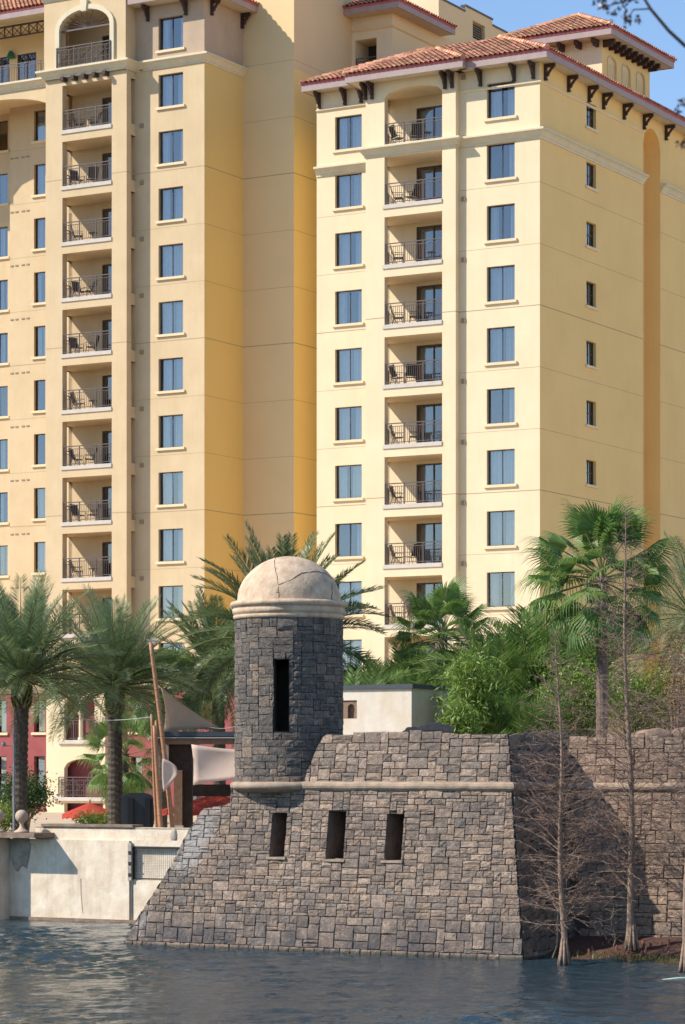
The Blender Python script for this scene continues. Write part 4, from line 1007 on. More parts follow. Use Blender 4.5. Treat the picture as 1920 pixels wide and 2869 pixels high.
for path in ([(445,118),(440,170),(444,215),(452,255),(462,300),(470,345),(468,400),(474,440),(472,492)], [(470,345),(520,325),(575,305),(625,272),(670,250),(730,240),(800,238),(860,255),(915,300)], [(908,330),(912,380),(910,440),(912,492)], [(455,405),(474,412)]):
    pts = []
    for (x0, y0_), (x1, y1_) in zip(path, path[1:]):
        for i in range(3): t = i/3; pts.append((x0+(x1-x0)*t+rc.uniform(-4,4), y0_+(y1_-y0_)*t+rc.uniform(-4,4)))
    pts.append(path[-1]); mb = MB(); mb.tube([on_dome(*zoomd(*p)) for p in pts], [rc.uniform(.006,.013) for _ in pts], 5); mb.build('crack', M['crack'], TW)
# roll moulding: round the tower, along the bastion, on the curtain wall
mb = MB(); mb.lathe([(RT-.05,-.13),(RT+.06,-.12),(RT+.13,-.06),(RT+.14,0),(RT+.12,.06),(RT+.05,.10),(RT-.05,.11)], 64, (0,0,0), wob=.01); mb.build('base_moulding', M['moulding'], TW, smooth=True)
mb = MB(); mb.lathe([(RT+.0,-.12),(RT-.04,-.135),(RT-.06,-.16),(RT-.10,-.165),(RT-.5,-.24),(.2,-.3)], 48, wob=.02); mb.build('corbel', M['moulding'], TW, smooth=True)
HR = [(-.02,-.13),(.07,-.12),(.12,-.06),(.135,0),(.12,.06),(.07,.10),(-.02,.12)]
mb = MB(); a_i = TA+math.sqrt(max(.1, RT*RT-(TBB-.72)**2))
sub = [(a_i-.1+(Rz(ZM)-a_i+.1)*i/24, B(ZM)) for i in range(25)]+[(Rz(ZM), B(ZM)+(Bc(ZM)-B(ZM))*i/6) for i in range(1, 7)]
sweep(mb, sub, ZM, HR); mb.v = [(x+.012*noise.noise(Vector((x*2,y*2,z*5))), y+.015*noise.noise(Vector((x*2+9,y*2,z*5))), z+.015*noise.noise(Vector((x*1.7,y*2,3)))) for (x,y,z) in mb.v]
mb.build('roll_moulding', M['moulding'], BA, smooth=True)
mb = MB(); sweep(mb, [(Rz(ZM)-.1+i*.7, Bc(ZM)) for i in range(34)], ZM-.02, HR); mb.v = [(x, y+.015*noise.noise(Vector((x*2+9,y*2,z*5))), z+.015*noise.noise(Vector((x*1.7,y*2,3)))) for (x,y,z) in mb.v]; mb.build('roll_moulding', M['moulding'], CU, co_, smooth=True)
# ================================================================== QUAY WALL ON THE LEFT
M['quay'] = mat('quay_plaster', (.86,.74,.58), .88, col2=(.66,.51,.36), vscale=1.6, bump=.5, bscale=7, streak=.75)
M['cap'] = mat('quay_cap', (.20,.13,.09), .85, col2=(.33,.25,.18), vscale=3, bump=.4, bscale=9)
M['ball'] = mat('cast_stone', (.56,.43,.31), .85, col2=(.44,.31,.22), vscale=6, bump=.3, bscale=14)
M['iron'] = mat('dark_iron', (.03,.028,.028), .55)
M['corbelstone'] = mat('corbel_stone', (.30,.26,.22), .9, col2=(.50,.43,.35), vscale=4, bump=.8, bscale=8)
QW = empty('quay_wall', loc2(FC, -20, 9), -TH); qo = (20, -9, 0)
tag(QW, 'stained cream plaster quay wall along the lake left of the stone fort', 'wall')
bQ = 9.0
def qz(xd, yd, b=bQ): return zz(yd, dep(fa(xd, b, FC), b, FC))
gx0, gx1 = fa(299, bQ, FC), fa(470, bQ, FC); g0, g1 = qz(340, 2014), qz(340, 1937); zb = qz(200, 1922); zq = qz(250, 1893)
px = fa(24, bQ, FC)
mb = MB(); wall(mb, frontf(bQ), -60, gx0-.06, -.8, zb); 
mb.poly((gx0-.06,bQ,-.8), (gx0-.06,bQ+.12,-.8), (gx0-.06,bQ+.12,zb), (gx0-.06,bQ,zb)); mb.poly((-60,bQ,zb), (gx0-.06,bQ,zb), (gx0-.06,bQ+.3,zb), (-60,bQ+.3,zb))
mb.build('panel', M['quay'], QW, qo)
mb = MB(); wall(mb, frontf(bQ+.10), gx0-.06, -9, -.8, zb+.02, [(gx0, gx1, g0, g1, .14)]); mb.poly((gx0,bQ+.24,g0), (gx1,bQ+.24,g0), (gx1,bQ+.24,g1), (gx0,bQ+.24,g1)); mb.build('panel', M['quay'], QW, qo)
mb = MB(); wall(mb, frontf(bQ+.16), fa(75, bQ, FC), -9, zb-.3, zq); mb.box(fa(75, bQ, FC), -9, bQ+.16, bQ+.6, zq-.06, zq+.001); mb.build('parapet_band', M['quay'], QW, qo)
mb = MB(); mb.box(fa(90, bQ, FC), fa(300, bQ, FC), bQ+.10, bQ+.7, zq+.004, zq+.085); mb.build('coping', M['cap'], QW, qo)
mb = MB(); mb.box(-60, -9, bQ-.05, bQ+.05, -.8, .10); mb.v = [(x, y+.02*noise.noise(Vector((x,0,z))), z) for (x,y,z) in mb.v]; mb.build('wet_footing', M['cap'], QW, qo)
# rock lump stuck under the coping, hairline cracks
mb = MB(); x = fa(392, bQ, FC); mb.lathe([(math.sin(R(q)), -math.cos(R(q))) for q in range(0, 181, 15)], 16); mb.v = [(x+vx*.14*(1+.35*noise.noise(Vector((vx*2,vy,vz*2)))), bQ+.17+vy*.07, zq-.24+vz*.24*(1+.3*noise.noise(Vector((vx*2+5,vy,vz*2))))) for (vx, vy, vz) in mb.v]; mb.build('rock_patch', M['corbelstone'], QW, qo)
for pts in ([(304,2100),(304,2060),(303,2035),(307,2016)], [(400,1933),(425,1934),(437,1924),(449,1914)], [(185,2010),(186,2050),(190,2090)]):
    b_ = bQ+.095 if pts[0][0] == 304 else (bQ+.155 if pts[0][0] == 400 else bQ-.004); mb = MB(); mb.tube([(fa(x, b_, FC), b_, qz(x, y, b_)) for (x, y) in pts], .008, 4); mb.build('crack', M['crack'], QW, qo)
# wire mesh gate in the opening
GA = empty('wire_gate', loc2(FC, gx0, bQ+.11, g0), -TH); tag(GA, 'dark framed wire mesh gate panel set into the quay wall beside the fort', 'gate')
w = gx1-gx0; h = g1-g0
mb = MB(); mb.box(.03, .075, -.03, .03, .02, h-.02); mb.box(.075, w-.02, -.03, .03, .02, .06); mb.box(.075, w-.02, -.03, .03, h-.07, h-.02); mb.build('frame', M['iron'], GA)
mb = MB()
for i in range(1, int(w/.075)): x = .075+i*.075; mb.box(x-.002, x+.002, -.003, .001, .06, h-.07)
for i in range(1, int(h/.105)): z = .06+i*.105; mb.box(.075, w-.02, .002, .005, z-.002, z+.002)
mb.build('wire_mesh', M['iron'], GA)
mb = MB(); mb.box(-.10, .03, -.12, .05, -.02, h+.10); mb.build('post', M['corbelstone'], GA)
for t in (.14, .48, .80):
    mb = MB(); mb.box(-.075, .015, -.135, -.12, h*t-.05, h*t+.06); mb.box(-.02, .045, -.15, -.135, h*t-.015, h*t+.02); mb.build('hinge', M['iron'], GA)
# pier with cap and ball finials
PI_ = empty('quay_pier', loc2(FC, px-1.5, bQ-.4), -TH); tag(PI_, 'pale plaster pier with brown cap slab at the left edge of the lake wall', 'pier')
po = (-(px-1.5), -(bQ-.4), 0); zc_ = qz(30, 1916, bQ-.5); zc1 = qz(30, 1905, bQ-.5)
mb = MB(); mb.box(px-3.2, px, bQ-.75, bQ-.001, -.8, zc_-.02); mb.build('shaft', M['quay'], PI_, po)
ce = fa(95, bQ-.55, FC); mb = MB(); mb.box(px-3.4, ce, bQ-.95, bQ+.6, zc_, zc1); mb.build('cap_slab', M['cap'], PI_, po)
mb = MB(); mb.lathe([(math.sin(R(q)), -math.cos(R(q))) for q in range(0, 181, 12)], 24); mb.v = [(px+.42+vx*.46*(1+.4*noise.noise(Vector((vx*1.8,vy,vz*1.8)))), bQ+.0+vy*.13, min(zc_-.004, zc_-.42+vz*.62*(1+.45*noise.noise(Vector((vx*1.7+3,vy,vz*1.7)))))) for (vx, vy, vz) in mb.v]; mb.build('corbel', M['corbelstone'], PI_, po)
def finial(xd, label):
    b_ = bQ-.45; a_ = fa(xd, b_, FC); e = empty('ball_finial', loc2(FC, a_, b_, zc1+.003)); tag(e, label, 'finial', 'ball finials on the quay pier')
    mb = MB(); mb.lathe([(.0,0),(.245,0),(.245,.035),(.22,.06),(.15,.10),(.085,.17),(.065,.25),(.075,.30),(.10,.33),(.05,.345)], 20); mb.build('pedestal', M['ball'], e, smooth=True)
    mb = MB(); mb.lathe([(.215*math.sin(R(q)), .53-.215*math.cos(R(q))) for q in range(0, 181, 12)], 24); mb.build('ball', M['ball'], e, smooth=True)
finial(50, 'sandy stone ball finial standing on the brown pier cap'); finial(-4, 'stone ball finial cut by the left edge of the picture')

# ================================================================== WHITE GARDEN HOUSE BEHIND THE TOWER
M['white'] = mat('white_render', (.74,.66,.55), .9, col2=(.66,.54,.40), vscale=1.3, bump=.3, bscale=8, streak=.3)
M['slate'] = mat('slate_edge', (.075,.085,.095), .6, var=.2)
M['brownframe'] = mat('niche_stone', (.30,.19,.13), .85, var=.3, vscale=8, bump=.3)
bW = tofort(W(942, 1600, 90))[1]; aW = fa(942, bW, FC); zW = zz(1575, dep(aW, bW, FC)); zW2 = zz(1565, dep(aW, bW, FC))
WH = empty('garden_house', loc2(FC, aW-2.5, bW+2, 2.6), -TH); wo = (-(aW-2.5), -(bW+2), -2.6)
tag(WH, 'small white rendered flat roofed block with arched niche behind the tower', 'building')
n0, n1, nz0, nz1 = fa(781, bW, FC), fa(817, bW, FC), zz(1645, 91.5), zz(1603, 91.5)
mb = MB(); wall(mb, frontf(bW), aW-5.5, aW, 2.6, zW, [(n0, n1, nz0, nz1, .12)]); wall(mb, sidef(aW), bW, bW+6, 2.6, zW); mb.poly((aW-5.5,bW,zW-.02), (aW,bW,zW-.02), (aW,bW+6,zW-.02), (aW-5.5,bW+6,zW-.02)); mb.build('wall', M['white'], WH, wo)
mb = MB(); mb.box(aW-5.6, aW+.08, bW-.08, bW+6.1, zW, zW2); mb.build('roof_edge', M['slate'], WH, wo)
mb = MB(); nc = (n0+n1)/2+.05; wall(mb, frontf(bW+.05), n0, n1, nz0, nz1, [(nc-.13, nc+.13, nz0+.02, nz1-.12, .12, .13)]); mb.box(n0, n1, bW+.19, bW+.22, nz0, nz1); mb.build('niche', M['brownframe'], WH, wo)

# ================================================================== PAVILION WITH SHADE SAILS
M['timber'] = mat('old_timber', (.045,.032,.025), .85, col2=(.075,.055,.042), vscale=5, bump=.6, bscale=18)
M['timber2'] = mat('light_timber', (.30,.18,.11), .8, col2=(.20,.12,.08), vscale=6, bump=.3)
M['sail'] = mat('sail_cream', (.80,.60,.47), .9, var=.08, vscale=2, transl=.15)
M['sailbrown'] = mat('sail_tan', (.64,.50,.37), .9, var=.1, transl=.5)
M['bamboo'] = mat('bamboo_cane', (.46,.24,.12), .55, col2=(.36,.16,.085), vscale=7, spec=.4)
M['rope'] = mat('pale_rope', (.55,.52,.48), .8)
YP = 92.0
PV = empty('lakeside_pavilion', W(425, 1895, YP)*1.0); PV.location.z = GZ
tag(PV, 'dark timber pavilion post and slate edged roof left of the tower', 'pavilion')
def rel(p): return Vector(p)-PV.location
def slabpx(mb, x0, x1, y0, y1, Ya, Yb):
    A, B_ = W(x0, y1, Ya), W(x1, y0, Ya); mb.box(A.x-PV.location.x, B_.x-PV.location.x, Ya-PV.location.y, Yb-PV.location.y, A.z-GZ, B_.z-GZ)
mb = MB(); slabpx(mb, 357, 640, 1674, 1685, YP-.9, YP+5); mb.build('roof', M['slate'], PV)
mb = MB(); slabpx(mb, 358, 640, 1687, 1689, YP-.92, YP-.86); mb.build('gutter_line', M['rope'], PV)
mb = MB(); slabpx(mb, 372, 640, 1689, 1703, YP-.75, YP-.45); mb.build('beam', M['timber2'], PV)
mb = MB(); slabpx(mb, 360, 640, 1691, 1700, YP-.3, YP+4.8); mb.build('ceiling', M['timber'], PV)
mb = MB(); slabpx(mb, 403, 440, 1702, 1896, YP-.1, YP+.45); slabpx(mb, 374, 440, 1703, 1752, YP-.14, YP+.4); slabpx(mb, 388, 440, 1752, 1768, YP-.12, YP+.38); mb.build('post', M['timber'], PV)
mb = MB(); slabpx(mb, 372, 386, 1700, 1748, YP-.35, YP-.15); mb.build('bracket', M['corbelstone'], PV)
mb = MB(); slabpx(mb, 398, 417, 1762, 1890, YP-.36, YP-.11); mb.build('side_post', M['timber2'], PV)
mb = MB(); slabpx(mb, 398, 419, 1889, 1897, YP-.45, YP-.05); mb.build('post_base', M['slab'], PV)
mb = MB(); slabpx(mb, 428, 560, 1795, 1822, YP+4.2, YP+4.4); mb.build('rear_beam', M['timber'], PV)
def sail(pts, name, m, label, sag=.0, n=8, edge=.10, tri=False):
    """hung cloth between 3 or 4 corners, edges curved inwards"""
    P = [Vector(p) for p in pts]; mb = MB(); g = []
    c = sum(P, Vector())/len(P)
    for j in range(n+1):
        row = []
        for i in range(n+1):
            s, t = i/n, j/n
            if tri: p = P[0]*(1-t)+(P[1]*(1-s)+P[2]*s)*t
            else: p = (P[0]*(1-s)+P[1]*s)*(1-t)+(P[3]*(1-s)+P[2]*s)*t
            k = edge*((4*s*(1-s))*(abs(t-.5)*2)**2+(4*t*(1-t))*(abs(s-.5)*2)**2)*.5
            p = p.lerp(c, k); p += Vector((0, sag*math.sin(math.pi*s)*math.sin(math.pi*t), 0)); row.append(p)
        g.append(row)
    base = c.copy(); base.z = min(p.z for p in P)
    vs = [tuple(p-base) for r in g for p in r]; mb.add(vs, [(j*(n+1)+i, j*(n+1)+i+1, (j+1)*(n+1)+i+1, (j+1)*(n+1)+i) for j in range(n) for i in range(n)])
    o = mb.build(name, m, None, base, smooth=True); so = o.modifiers.new('thick', 'SOLIDIFY'); so.thickness = .012
    tag(o, label, 'sail', 'shade sails'); return o
sail([W(438,1703,YP-1.25), W(560,1716,YP-1.2), W(552,1782,YP-1.3), W(442,1797,YP-1.3)], 'shade_sail', M['sail'], 'cream cloth shade sail hung under the pavilion roof beside the tower', .12, edge=.10)
sail([W(372,1736,YP-1.65), W(402,1752,YP-1.6), W(406,1772,YP-1.6), W(374,1812,YP-1.65)], 'shade_sail', M['sail'], 'small pointed cream shade sail between the bamboo poles and pavilion post', .05, edge=-.25)
sail([W(368,1572,YP+.4), W(374,1676,YP+.4), W(515,1672,YP+1.5)], 'shade_sail', M['sailbrown'], 'tan triangular shade sail stretched above the pavilion roof', .1, edge=.34, tri=True)
def cane(pts, r, label, Y):
    b = Vector(pts[-1]); e = empty('bamboo_pole', b); tag(e, label, 'pole', 'bamboo poles by the pavilion')
    top = Vector(pts[0])-b; L = top.length; n = max(4, int(L/.38)); ps = []; rs = []
    for i in range(n+1):
        t = i/n; p = top*t+Vector((.03*math.sin(t*3+L), 0, 0)); ps.append(p); rs.append(r*(1-.25*t))
    mb = MB(); mb.tube(ps, rs, 9); mb.build('cane', M['bamboo'], e, smooth=True)
    for i in range(1, n):
        mb = MB(); d = (ps[i+1]-ps[i-1]).normalized()*.018; mb.tube([ps[i]-d, ps[i], ps[i]+d], [rs[i]*1.02, rs[i]*1.16, rs[i]*1.02], 9); mb.build('node_ring', M['bamboo'], e, smooth=True)
    return e
def onG(xd, Y): p = W(xd, 1900, Y); p.z = GZ; return p
cane([W(345,1470,YP-1.1), onG(397,YP-1.1)], .085, 'tallest bamboo pole leaning left beside the pavilion roof', YP)
cane([W(345,1634,YP-1.3), onG(362,YP-1.3)], .05, 'thin straight bamboo pole left of the pavilion, leftmost of the cluster', YP)
cane([W(352,1660,YP-1.5), onG(373,YP-1.5)], .075, 'thick bamboo pole in front of the cluster left of the pavilion', YP)
cane([W(356,1648,YP-1.0), onG(368,YP-1.0)], .055, 'bamboo pole in the middle of the cluster, close to the pavilion bracket', YP)
cane([W(378,1745,YP-.2), onG(399,YP-.2)], .07, 'short bamboo pole leaning against the base of the pavilion post', YP)
mb = MB()
rn = random.Random(3)
for i in range(60):
    q = rn.uniform(0, 6.28); l = rn.uniform(.1, .28); p = W(344,1468,YP-1.1); mb.tube([p, p+Vector((l*math.cos(q)+.08, .3*l*math.sin(q), rn.uniform(-.05,.12)))], [.01,.003], 3)
mb.v = [tuple(Vector(v)-W(344,1468,YP-1.1)) for v in mb.v]
o = mb.build('frayed_tuft', M['rope'], None, W(344,1468,YP-1.1)); tag(o, 'pale frayed fibre tuft tied to the top of the tallest bamboo pole', 'tuft')
# guy ropes
for i, (A, B_, lb_) in enumerate(((W(150,1640,97), W(350,1640,YP-1.2), 'thin pale rope strung from the palms to the bamboo poles'), (W(470,1662,YP+1), W(560,1655,YP+1), 'thin pale rope stretched above the pavilion roof to the tower'))):
    mb = MB(); n = 10; mb.tube([(B_-A)*(k/n)+Vector((0,0,-.12*math.sin(math.pi*k/n))) for k in range(n+1)], .009, 4); o = mb.build('guy_rope', M['rope'], None, A); tag(o, lb_, 'rope', 'guy ropes')

# ------------------------------------------------------------------ back of a rounded sign board
M['signdark'] = mat('sign_slate_blue', (.028,.036,.044), .6, var=.15)
M['signrib'] = mat('sign_rib', (.010,.012,.015), .6)
YS = 92.5; sb = W(316, 1893, YS); sb.z = GZ+.25
SG = empty('sign_board', sb); tag(SG, 'dark slate rounded sign board seen from behind on the quay', 'sign')
wS = (W(355,1850,YS)-W(277,1850,YS)).x; tS = W(316,1814,YS).z-sb.z
prof = [(-.40,0),(-.46,.18),(-.50,.40),(-.50,.74),(-.47,.86),(-.38,.95),(-.2,1.0),(.2,1.0),(.38,.95),(.47,.86),(.50,.74),(.50,.40),(.46,.18),(.40,0)]
mb = MB(); F_ = [(x*wS,-.05,z*tS) for (x, z) in prof]; K_ = [(x*wS,.05,z*tS) for (x, z) in prof]; mb.poly(*F_); mb.poly(*K_[::-1])
for i in range(len(F_)): j = (i+1) % len(F_); mb.poly(F_[i], F_[j], K_[j], K_[i])
mb.build('board', M['signdark'], SG)
for x in (-.21, .29): mb = MB(); mb.box(x*wS-.09, x*wS+.09, -.14, -.052, .0, tS*.86); mb.build('rib', M['signrib'], SG)
mb = MB(); mb.box(-.3, -.2, -.04, .04, -.25, 0); mb.box(.2, .3, -.04, .04, -.25, 0); mb.build('foot', M['signrib'], SG)
# ------------------------------------------------------------------ red parasols
M['red'] = mat('parasol_red', (.62,.085,.055), .85, var=.15, vscale=3, transl=.3)
def parasol(xd, yd_top, Y, rad, hgt, label, sides=8):
    t = W(xd, yd_top, Y); b = Vector((t.x, t.y, GZ)); e = empty('parasol', b); tag(e, label, 'parasol', 'red parasols'); H = t.z-GZ
    mb = MB(); mb.tube([(0,0,0), (0,0,H+.12)], .03, 8); mb.build('pole', M['timber2'], e)
    mb = MB(); ring = [(rad*math.cos(2*math.pi*i/sides+.3), rad*math.sin(2*math.pi*i/sides+.3), H-hgt) for i in range(sides)]
    for i in range(sides):
        A, B_ = Vector(ring[i]), Vector(ring[(i+1) % sides]); T = Vector((0,0,H)); mid = (A+B_)/2+Vector((0,0,.05)); mb.poly(T, A, mid); mb.poly(T, mid, B_)
        mb.poly(A, mid, mid-Vector((0,0,.16)), A-Vector((0,0,.2))); mb.poly(mid, B_, B_-Vector((0,0,.2)), mid-Vector((0,0,.16)))
    mb.build('canopy', M['red'], e)
    for i in range(sides): mb = MB(); mb.tube([(0,0,H-.03), Vector(ring[i])-Vector((0,0,.03))], .012, 4); mb.build('rib', M['timber2'], e)
    mb = MB(); mb.lathe([(0,0),(.3,0),(.3,.06),(.05,.10),(.05,.3)], 14); mb.build('base', M['iron'], e)
parasol(206, 1836, 112, 1.15, .48, 'open red parasol on the terrace between the palm trunks')
parasol(495, 1815, 101, 2.1, .62, 'wide red parasol partly hidden by the pavilion post and tower')
# thin lamp post
LPp = W(32, 1900, 95); LPp.z = GZ; LPo = empty('lamp_post', LPp); tag(LPo, 'thin grey lamp post with cross arm beside the left date palm', 'lamp post')
M['steel'] = mat('grey_steel', (.22,.23,.25), .5)
hL = W(32,1665,95).z-GZ; mb = MB(); mb.tube([(0,0,0), (0,0,hL)], [.045,.03], 8); mb.build('pole', M['steel'], LPo)
mb = MB(); mb.tube([(-.35,0,hL-.5), (-.30,0,hL-.62), (.0,0,hL-.64)], .018, 5); mb.lathe([(0,0),(.06,.01),(.08,.08),(.05,.16),(0,.18)], 10, (-.35,0,hL-.66)); mb.build('lamp_arm', M['steel'], LPo)
# a guest in a white shirt sitting behind the quay wall
# ================================================================== VEGETATION
def leaf_mat(name, col, col2, rough=.40, transl=.36, isl=.35, spec=.45): return mat(name, col, rough, col2=col2, vscale=1.7, isl=isl, transl=transl, spec=spec)
M['date'] = leaf_mat('date_palm_leaf', (.165,.24,.10), (.255,.33,.155))
M['date2'] = leaf_mat('olive_palm_leaf', (.105,.165,.06), (.18,.235,.095))
M['fan'] = leaf_mat('fan_palm_leaf', (.13,.24,.05), (.22,.32,.085))
M['areca'] = leaf_mat('areca_leaf', (.13,.235,.05), (.22,.31,.08))
M['bamleaf'] = leaf_mat('bamboo_leaf', (.16,.28,.04), (.28,.36,.07))
M['shrub'] = leaf_mat('shrub_leaf', (.045,.105,.028), (.08,.15,.04))
M['yellowleaf'] = leaf_mat('yellow_green_leaf', (.14,.17,.03), (.20,.20,.05))
M['rust'] = leaf_mat('rust_leaf', (.30,.10,.03), (.16,.15,.04), isl=.5)
M['petiole'] = mat('palm_petiole', (.20,.19,.07), .6, var=.3)
M['palmtrunk'] = mat('palm_trunk', (.055,.045,.036), .9, col2=(.12,.10,.08), vscale=9, bump=.9, bscale=14)
M['washtrunk'] = mat('washingtonia_trunk', (.24,.175,.14), .9, col2=(.14,.095,.075), vscale=5, bump=.6, bscale=10)
M['bark'] = mat('cypress_bark', (.35,.24,.175), .9, col2=(.19,.13,.095), vscale=9, bump=.5, bscale=22)
M['twig'] = mat('cypress_twig', (.34,.225,.165), .9, col2=(.19,.12,.09), vscale=3)
def frond_mesh(seed, L, droop, m, n=64, ll=.48, lw=.030, vee=.35, stem=.14):
    rnd = random.Random(seed); mb = MB(); N = 12; pts = []; ang = 0.0; p = Vector((0,0,0))
    for i in range(N+1):
        t = i/N; pts.append(p.copy()); a = -droop*(t**1.6); p = p+Vector((math.cos(a), 0, math.sin(a)))*(L/N)
    mb.tube(pts, [.028*(1-.85*i/N)+.003 for i in range(N+1)], 4, mi=1)
    side = rnd.uniform(-.12,.12)
    for s in (-1, 1):
        for k in range(n):
            t = stem+(1-stem)*(k+rnd.random()*.6)/n; f = t*N; i = min(N-1, int(f)); q = pts[i].lerp(pts[i+1], f-i); tg = (pts[i+1]-pts[i]).normalized()
            up = Vector((-tg.z, 0, tg.x)); sd = Vector((0, s, 0))
            l = ll*(.45+.75*math.sin(math.pi*min(1, .12+t*.86))**.8)*rnd.uniform(.82,1.12)
            if t < stem+.10: l *= .6
            fw = .35+.75*t+rnd.uniform(-.12,.12)
            d = (sd*1.0+tg*fw+up*(vee+rnd.uniform(-.18,.18))).normalized(); e = (d+Vector((0,0,-.28*rnd.uniform(.3,1.3)))).normalized()
            w = tg.cross(d).cross(d).normalized()*lw*.5*rnd.uniform(.8,1.2); w = tg*lw*.5
            m1 = q+d*l*.45; mb.add([q, m1-w, q+d*l*.45+e*l*.55, m1+w], [(0,1,2,3)])
    return mb.mesh('frond', [m, M['petiole']])
def fan_mesh(seed, pet, rad, m, nseg=34, spread=112, droop=.5):
    rnd = random.Random(seed); mb = MB(); pts = [Vector((pet*t, 0, -.10*pet*t*t)) for t in (0,.33,.66,1)]; mb.tube(pts, [.028,.022,.018,.014], 4, mi=1)
    c = pts[-1]; d = R(2*spread)/nseg
    for k in range(nseg):
        q = -R(spread)+d*(k+.5); r = rad*(1.0-.22*(abs(q)/R(spread))**2)*rnd.uniform(.9,1.06); fold = -.35*abs(math.sin(q))
        def P(rr, dq, dz): return c+Vector((rr*math.cos(q+dq), rr*math.sin(q+dq), rr*fold*.5-droop*.30*(rr/rad)**2*rad+dz))
        h = d*.5; z = .012
        a = [P(.03,-h,0), P(.03,h,0), P(r*.55,-h,-z), P(r*.55,h,-z), P(r*.55,0,z*2)]
        mb.add([a[0], a[2], a[4], a[1], a[3]], [(0,1,2), (0,2,3), (3,2,4)])
        tip = P(r*.82, rnd.uniform(-.03,.03), -.05*r*droop); tp2 = tip+Vector((.12*r*math.cos(q), .12*r*math.sin(q), -droop*rnd.uniform(.18,.42)*r)); w = Vector((-math.sin(q), math.cos(q), 0))*.012*rad
        mb.add([a[2], a[3], tip+w, tip-w, tp2], [(0,1,2,3), (3,2,4)])
    return mb.mesh('frond', [m, M['petiole']])
DF = [frond_mesh(i, 3.0, dr, M['date']) for i, dr in enumerate((.3,.5,.7,.9,1.1,1.3))]
DF2 = [frond_mesh(20+i, 3.0, dr, M['date2'], ll=.42, lw=.048, n=70) for i, dr in enumerate((.4,.7,1.0,1.3,1.6))]
FN = [fan_mesh(i, 1.35, 1.0, M['fan'], droop=dr) for i, dr in enumerate((.7,1.0,1.3,1.6))]
AF = [frond_mesh(40+i, 2.2, dr, M['areca'], n=26, ll=.52, lw=.055, vee=.45, stem=.22) for i, dr in enumerate((.5,.9,1.3,1.7))]
def orient(o, az, el, roll): o.rotation_mode = 'XYZ'; m = Matrix.Rotation(az,4,'Z') @ Matrix.Rotation(-el,4,'Y') @ Matrix.Rotation(roll,4,'X'); o.rotation_euler = m.to_euler()
def date_palm(xb, xc, yc, Y, label, frs, n=52, sc=1.0, r=.23, gz=GZ, lo_el=-38, skirt=True, seed=0, boots=True):
    rnd = random.Random(seed*13+5); c = W(xc, yc, Y); b = W(xb, 1900, Y); b.z = gz; e = empty('date_palm', b); tag(e, label, 'palm', 'date palms')
    top = c-b; H = top.z; mb = MB(); k = int(H/.11); ps = []; rs = []
    for i in range(k+1):
        t = i/k; ps.append(Vector((top.x*t*t, top.y*t*t, H*t))); rs.append(r*(1+.12*(i % 2)+.04*rnd.random())*(1.12-.12*t))
    mb.tube(ps, rs, 12); mb.build('trunk', M['palmtrunk'], e)
    if boots:
        mb = MB()
        for i in range(70):
            q = i*2.4; t = 1-.62*(i/70)/max(1, H)*2; z = H-.1-(i/70)*1.1; d = Vector((math.cos(q), math.sin(q), 0)); p = Vector((top.x*(z/H)**2, top.y*(z/H)**2, z))+d*r*.95
            mb.tube([p, p+d*.10+Vector((0,0,.10)), p+d*.16+Vector((0,0,.26))], [.06,.045,.02], 4)
        mb.build('frond_bases', M['petiole'], e, kind='stuff')
    for i in range(n):
        t = i/(n-1); el = R(84-(84-lo_el)*(t**.9)+rnd.uniform(-7,7)); az = i*2.39996+rnd.uniform(-.25,.25)
        k = min(len(frs)-1, int(t*len(frs)*.95+rnd.uniform(-.5,.7))); k = max(0, k)
        o = put('frond', frs[k], e, top+Vector((.12*math.cos(az), .12*math.sin(az), -.25*t)), scale=(sc*rnd.uniform(.86,1.1),)*3); orient(o, az, el, rnd.uniform(-.5,.5))
    return e
def fan_palm(xb, xc, yc, Y, label, gz, sc=1.0, n=34, r=.17, lo_el=-50, seed=0, tm='washtrunk'):
    rnd = random.Random(seed*7+1); c = W(xc, yc, Y); b = W(xb, 1900, Y); b.z = gz; e = empty('fan_palm', b); tag(e, label, 'palm', 'fan palms')
    top = c-b; H = top.z; mb = MB(); k = max(3, int(H/.14)); mb.tube([Vector((top.x*(i/k), top.y*(i/k), H*i/k)) for i in range(k+1)], [r*(1.15-.1*i/k+.07*(i % 2)+.5*max(0, i/k-.8)) for i in range(k+1)], 12); mb.build('trunk', M[tm], e)
    for i in range(n):
        t = i/(n-1); el = R(80-(80-lo_el)*t+rnd.uniform(-9,9)); az = i*2.39996+rnd.uniform(-.3,.3); k = max(0, min(3, int(t*4+rnd.uniform(-.6,.6))))
        o = put('frond', FN[k], e, top+Vector((0,0,-.2*t)), scale=(sc*rnd.uniform(.85,1.12),)*3); orient(o, az, el, rnd.uniform(-.35,.35))
    return e
date_palm(45, 52, 1545, 96, 'tall date palm at the far left with dark ringed trunk beside the lamp post', DF, sc=1.14, seed=1, n=112, lo_el=-12)
date_palm(264, 262, 1562, 101, 'date palm with dark trunk between the red parasol and the sign board', DF, sc=1.14, seed=2, n=112, lo_el=-12)
date_palm(503, 497, 1545, 112, 'olive date palm with short rough trunk just left of the tower', DF2, sc=1.25, seed=3, lo_el=-30, n=84)
date_palm(650, 645, 1470, 104, 'date palm whose fronds fan out behind the tower dome', DF2, sc=1.42, seed=4, n=96, lo_el=-20)
date_palm(1600, 1590, 1400, 96, 'date palm reaching in from the right edge beside the big fan palm', DF, sc=.95, seed=6, n=44)
fan_palm(287, 285, 1725, 118, 'small bright fan palm standing between the sign board and the arcade', GZ, .95, 30, .16, seed=5, tm='palmtrunk')
fan_palm(372, 372, 1575, 110, 'leafy fan palm with dark trunk behind the tallest bamboo pole', GZ, .85, 26, .17, seed=8, tm='palmtrunk')
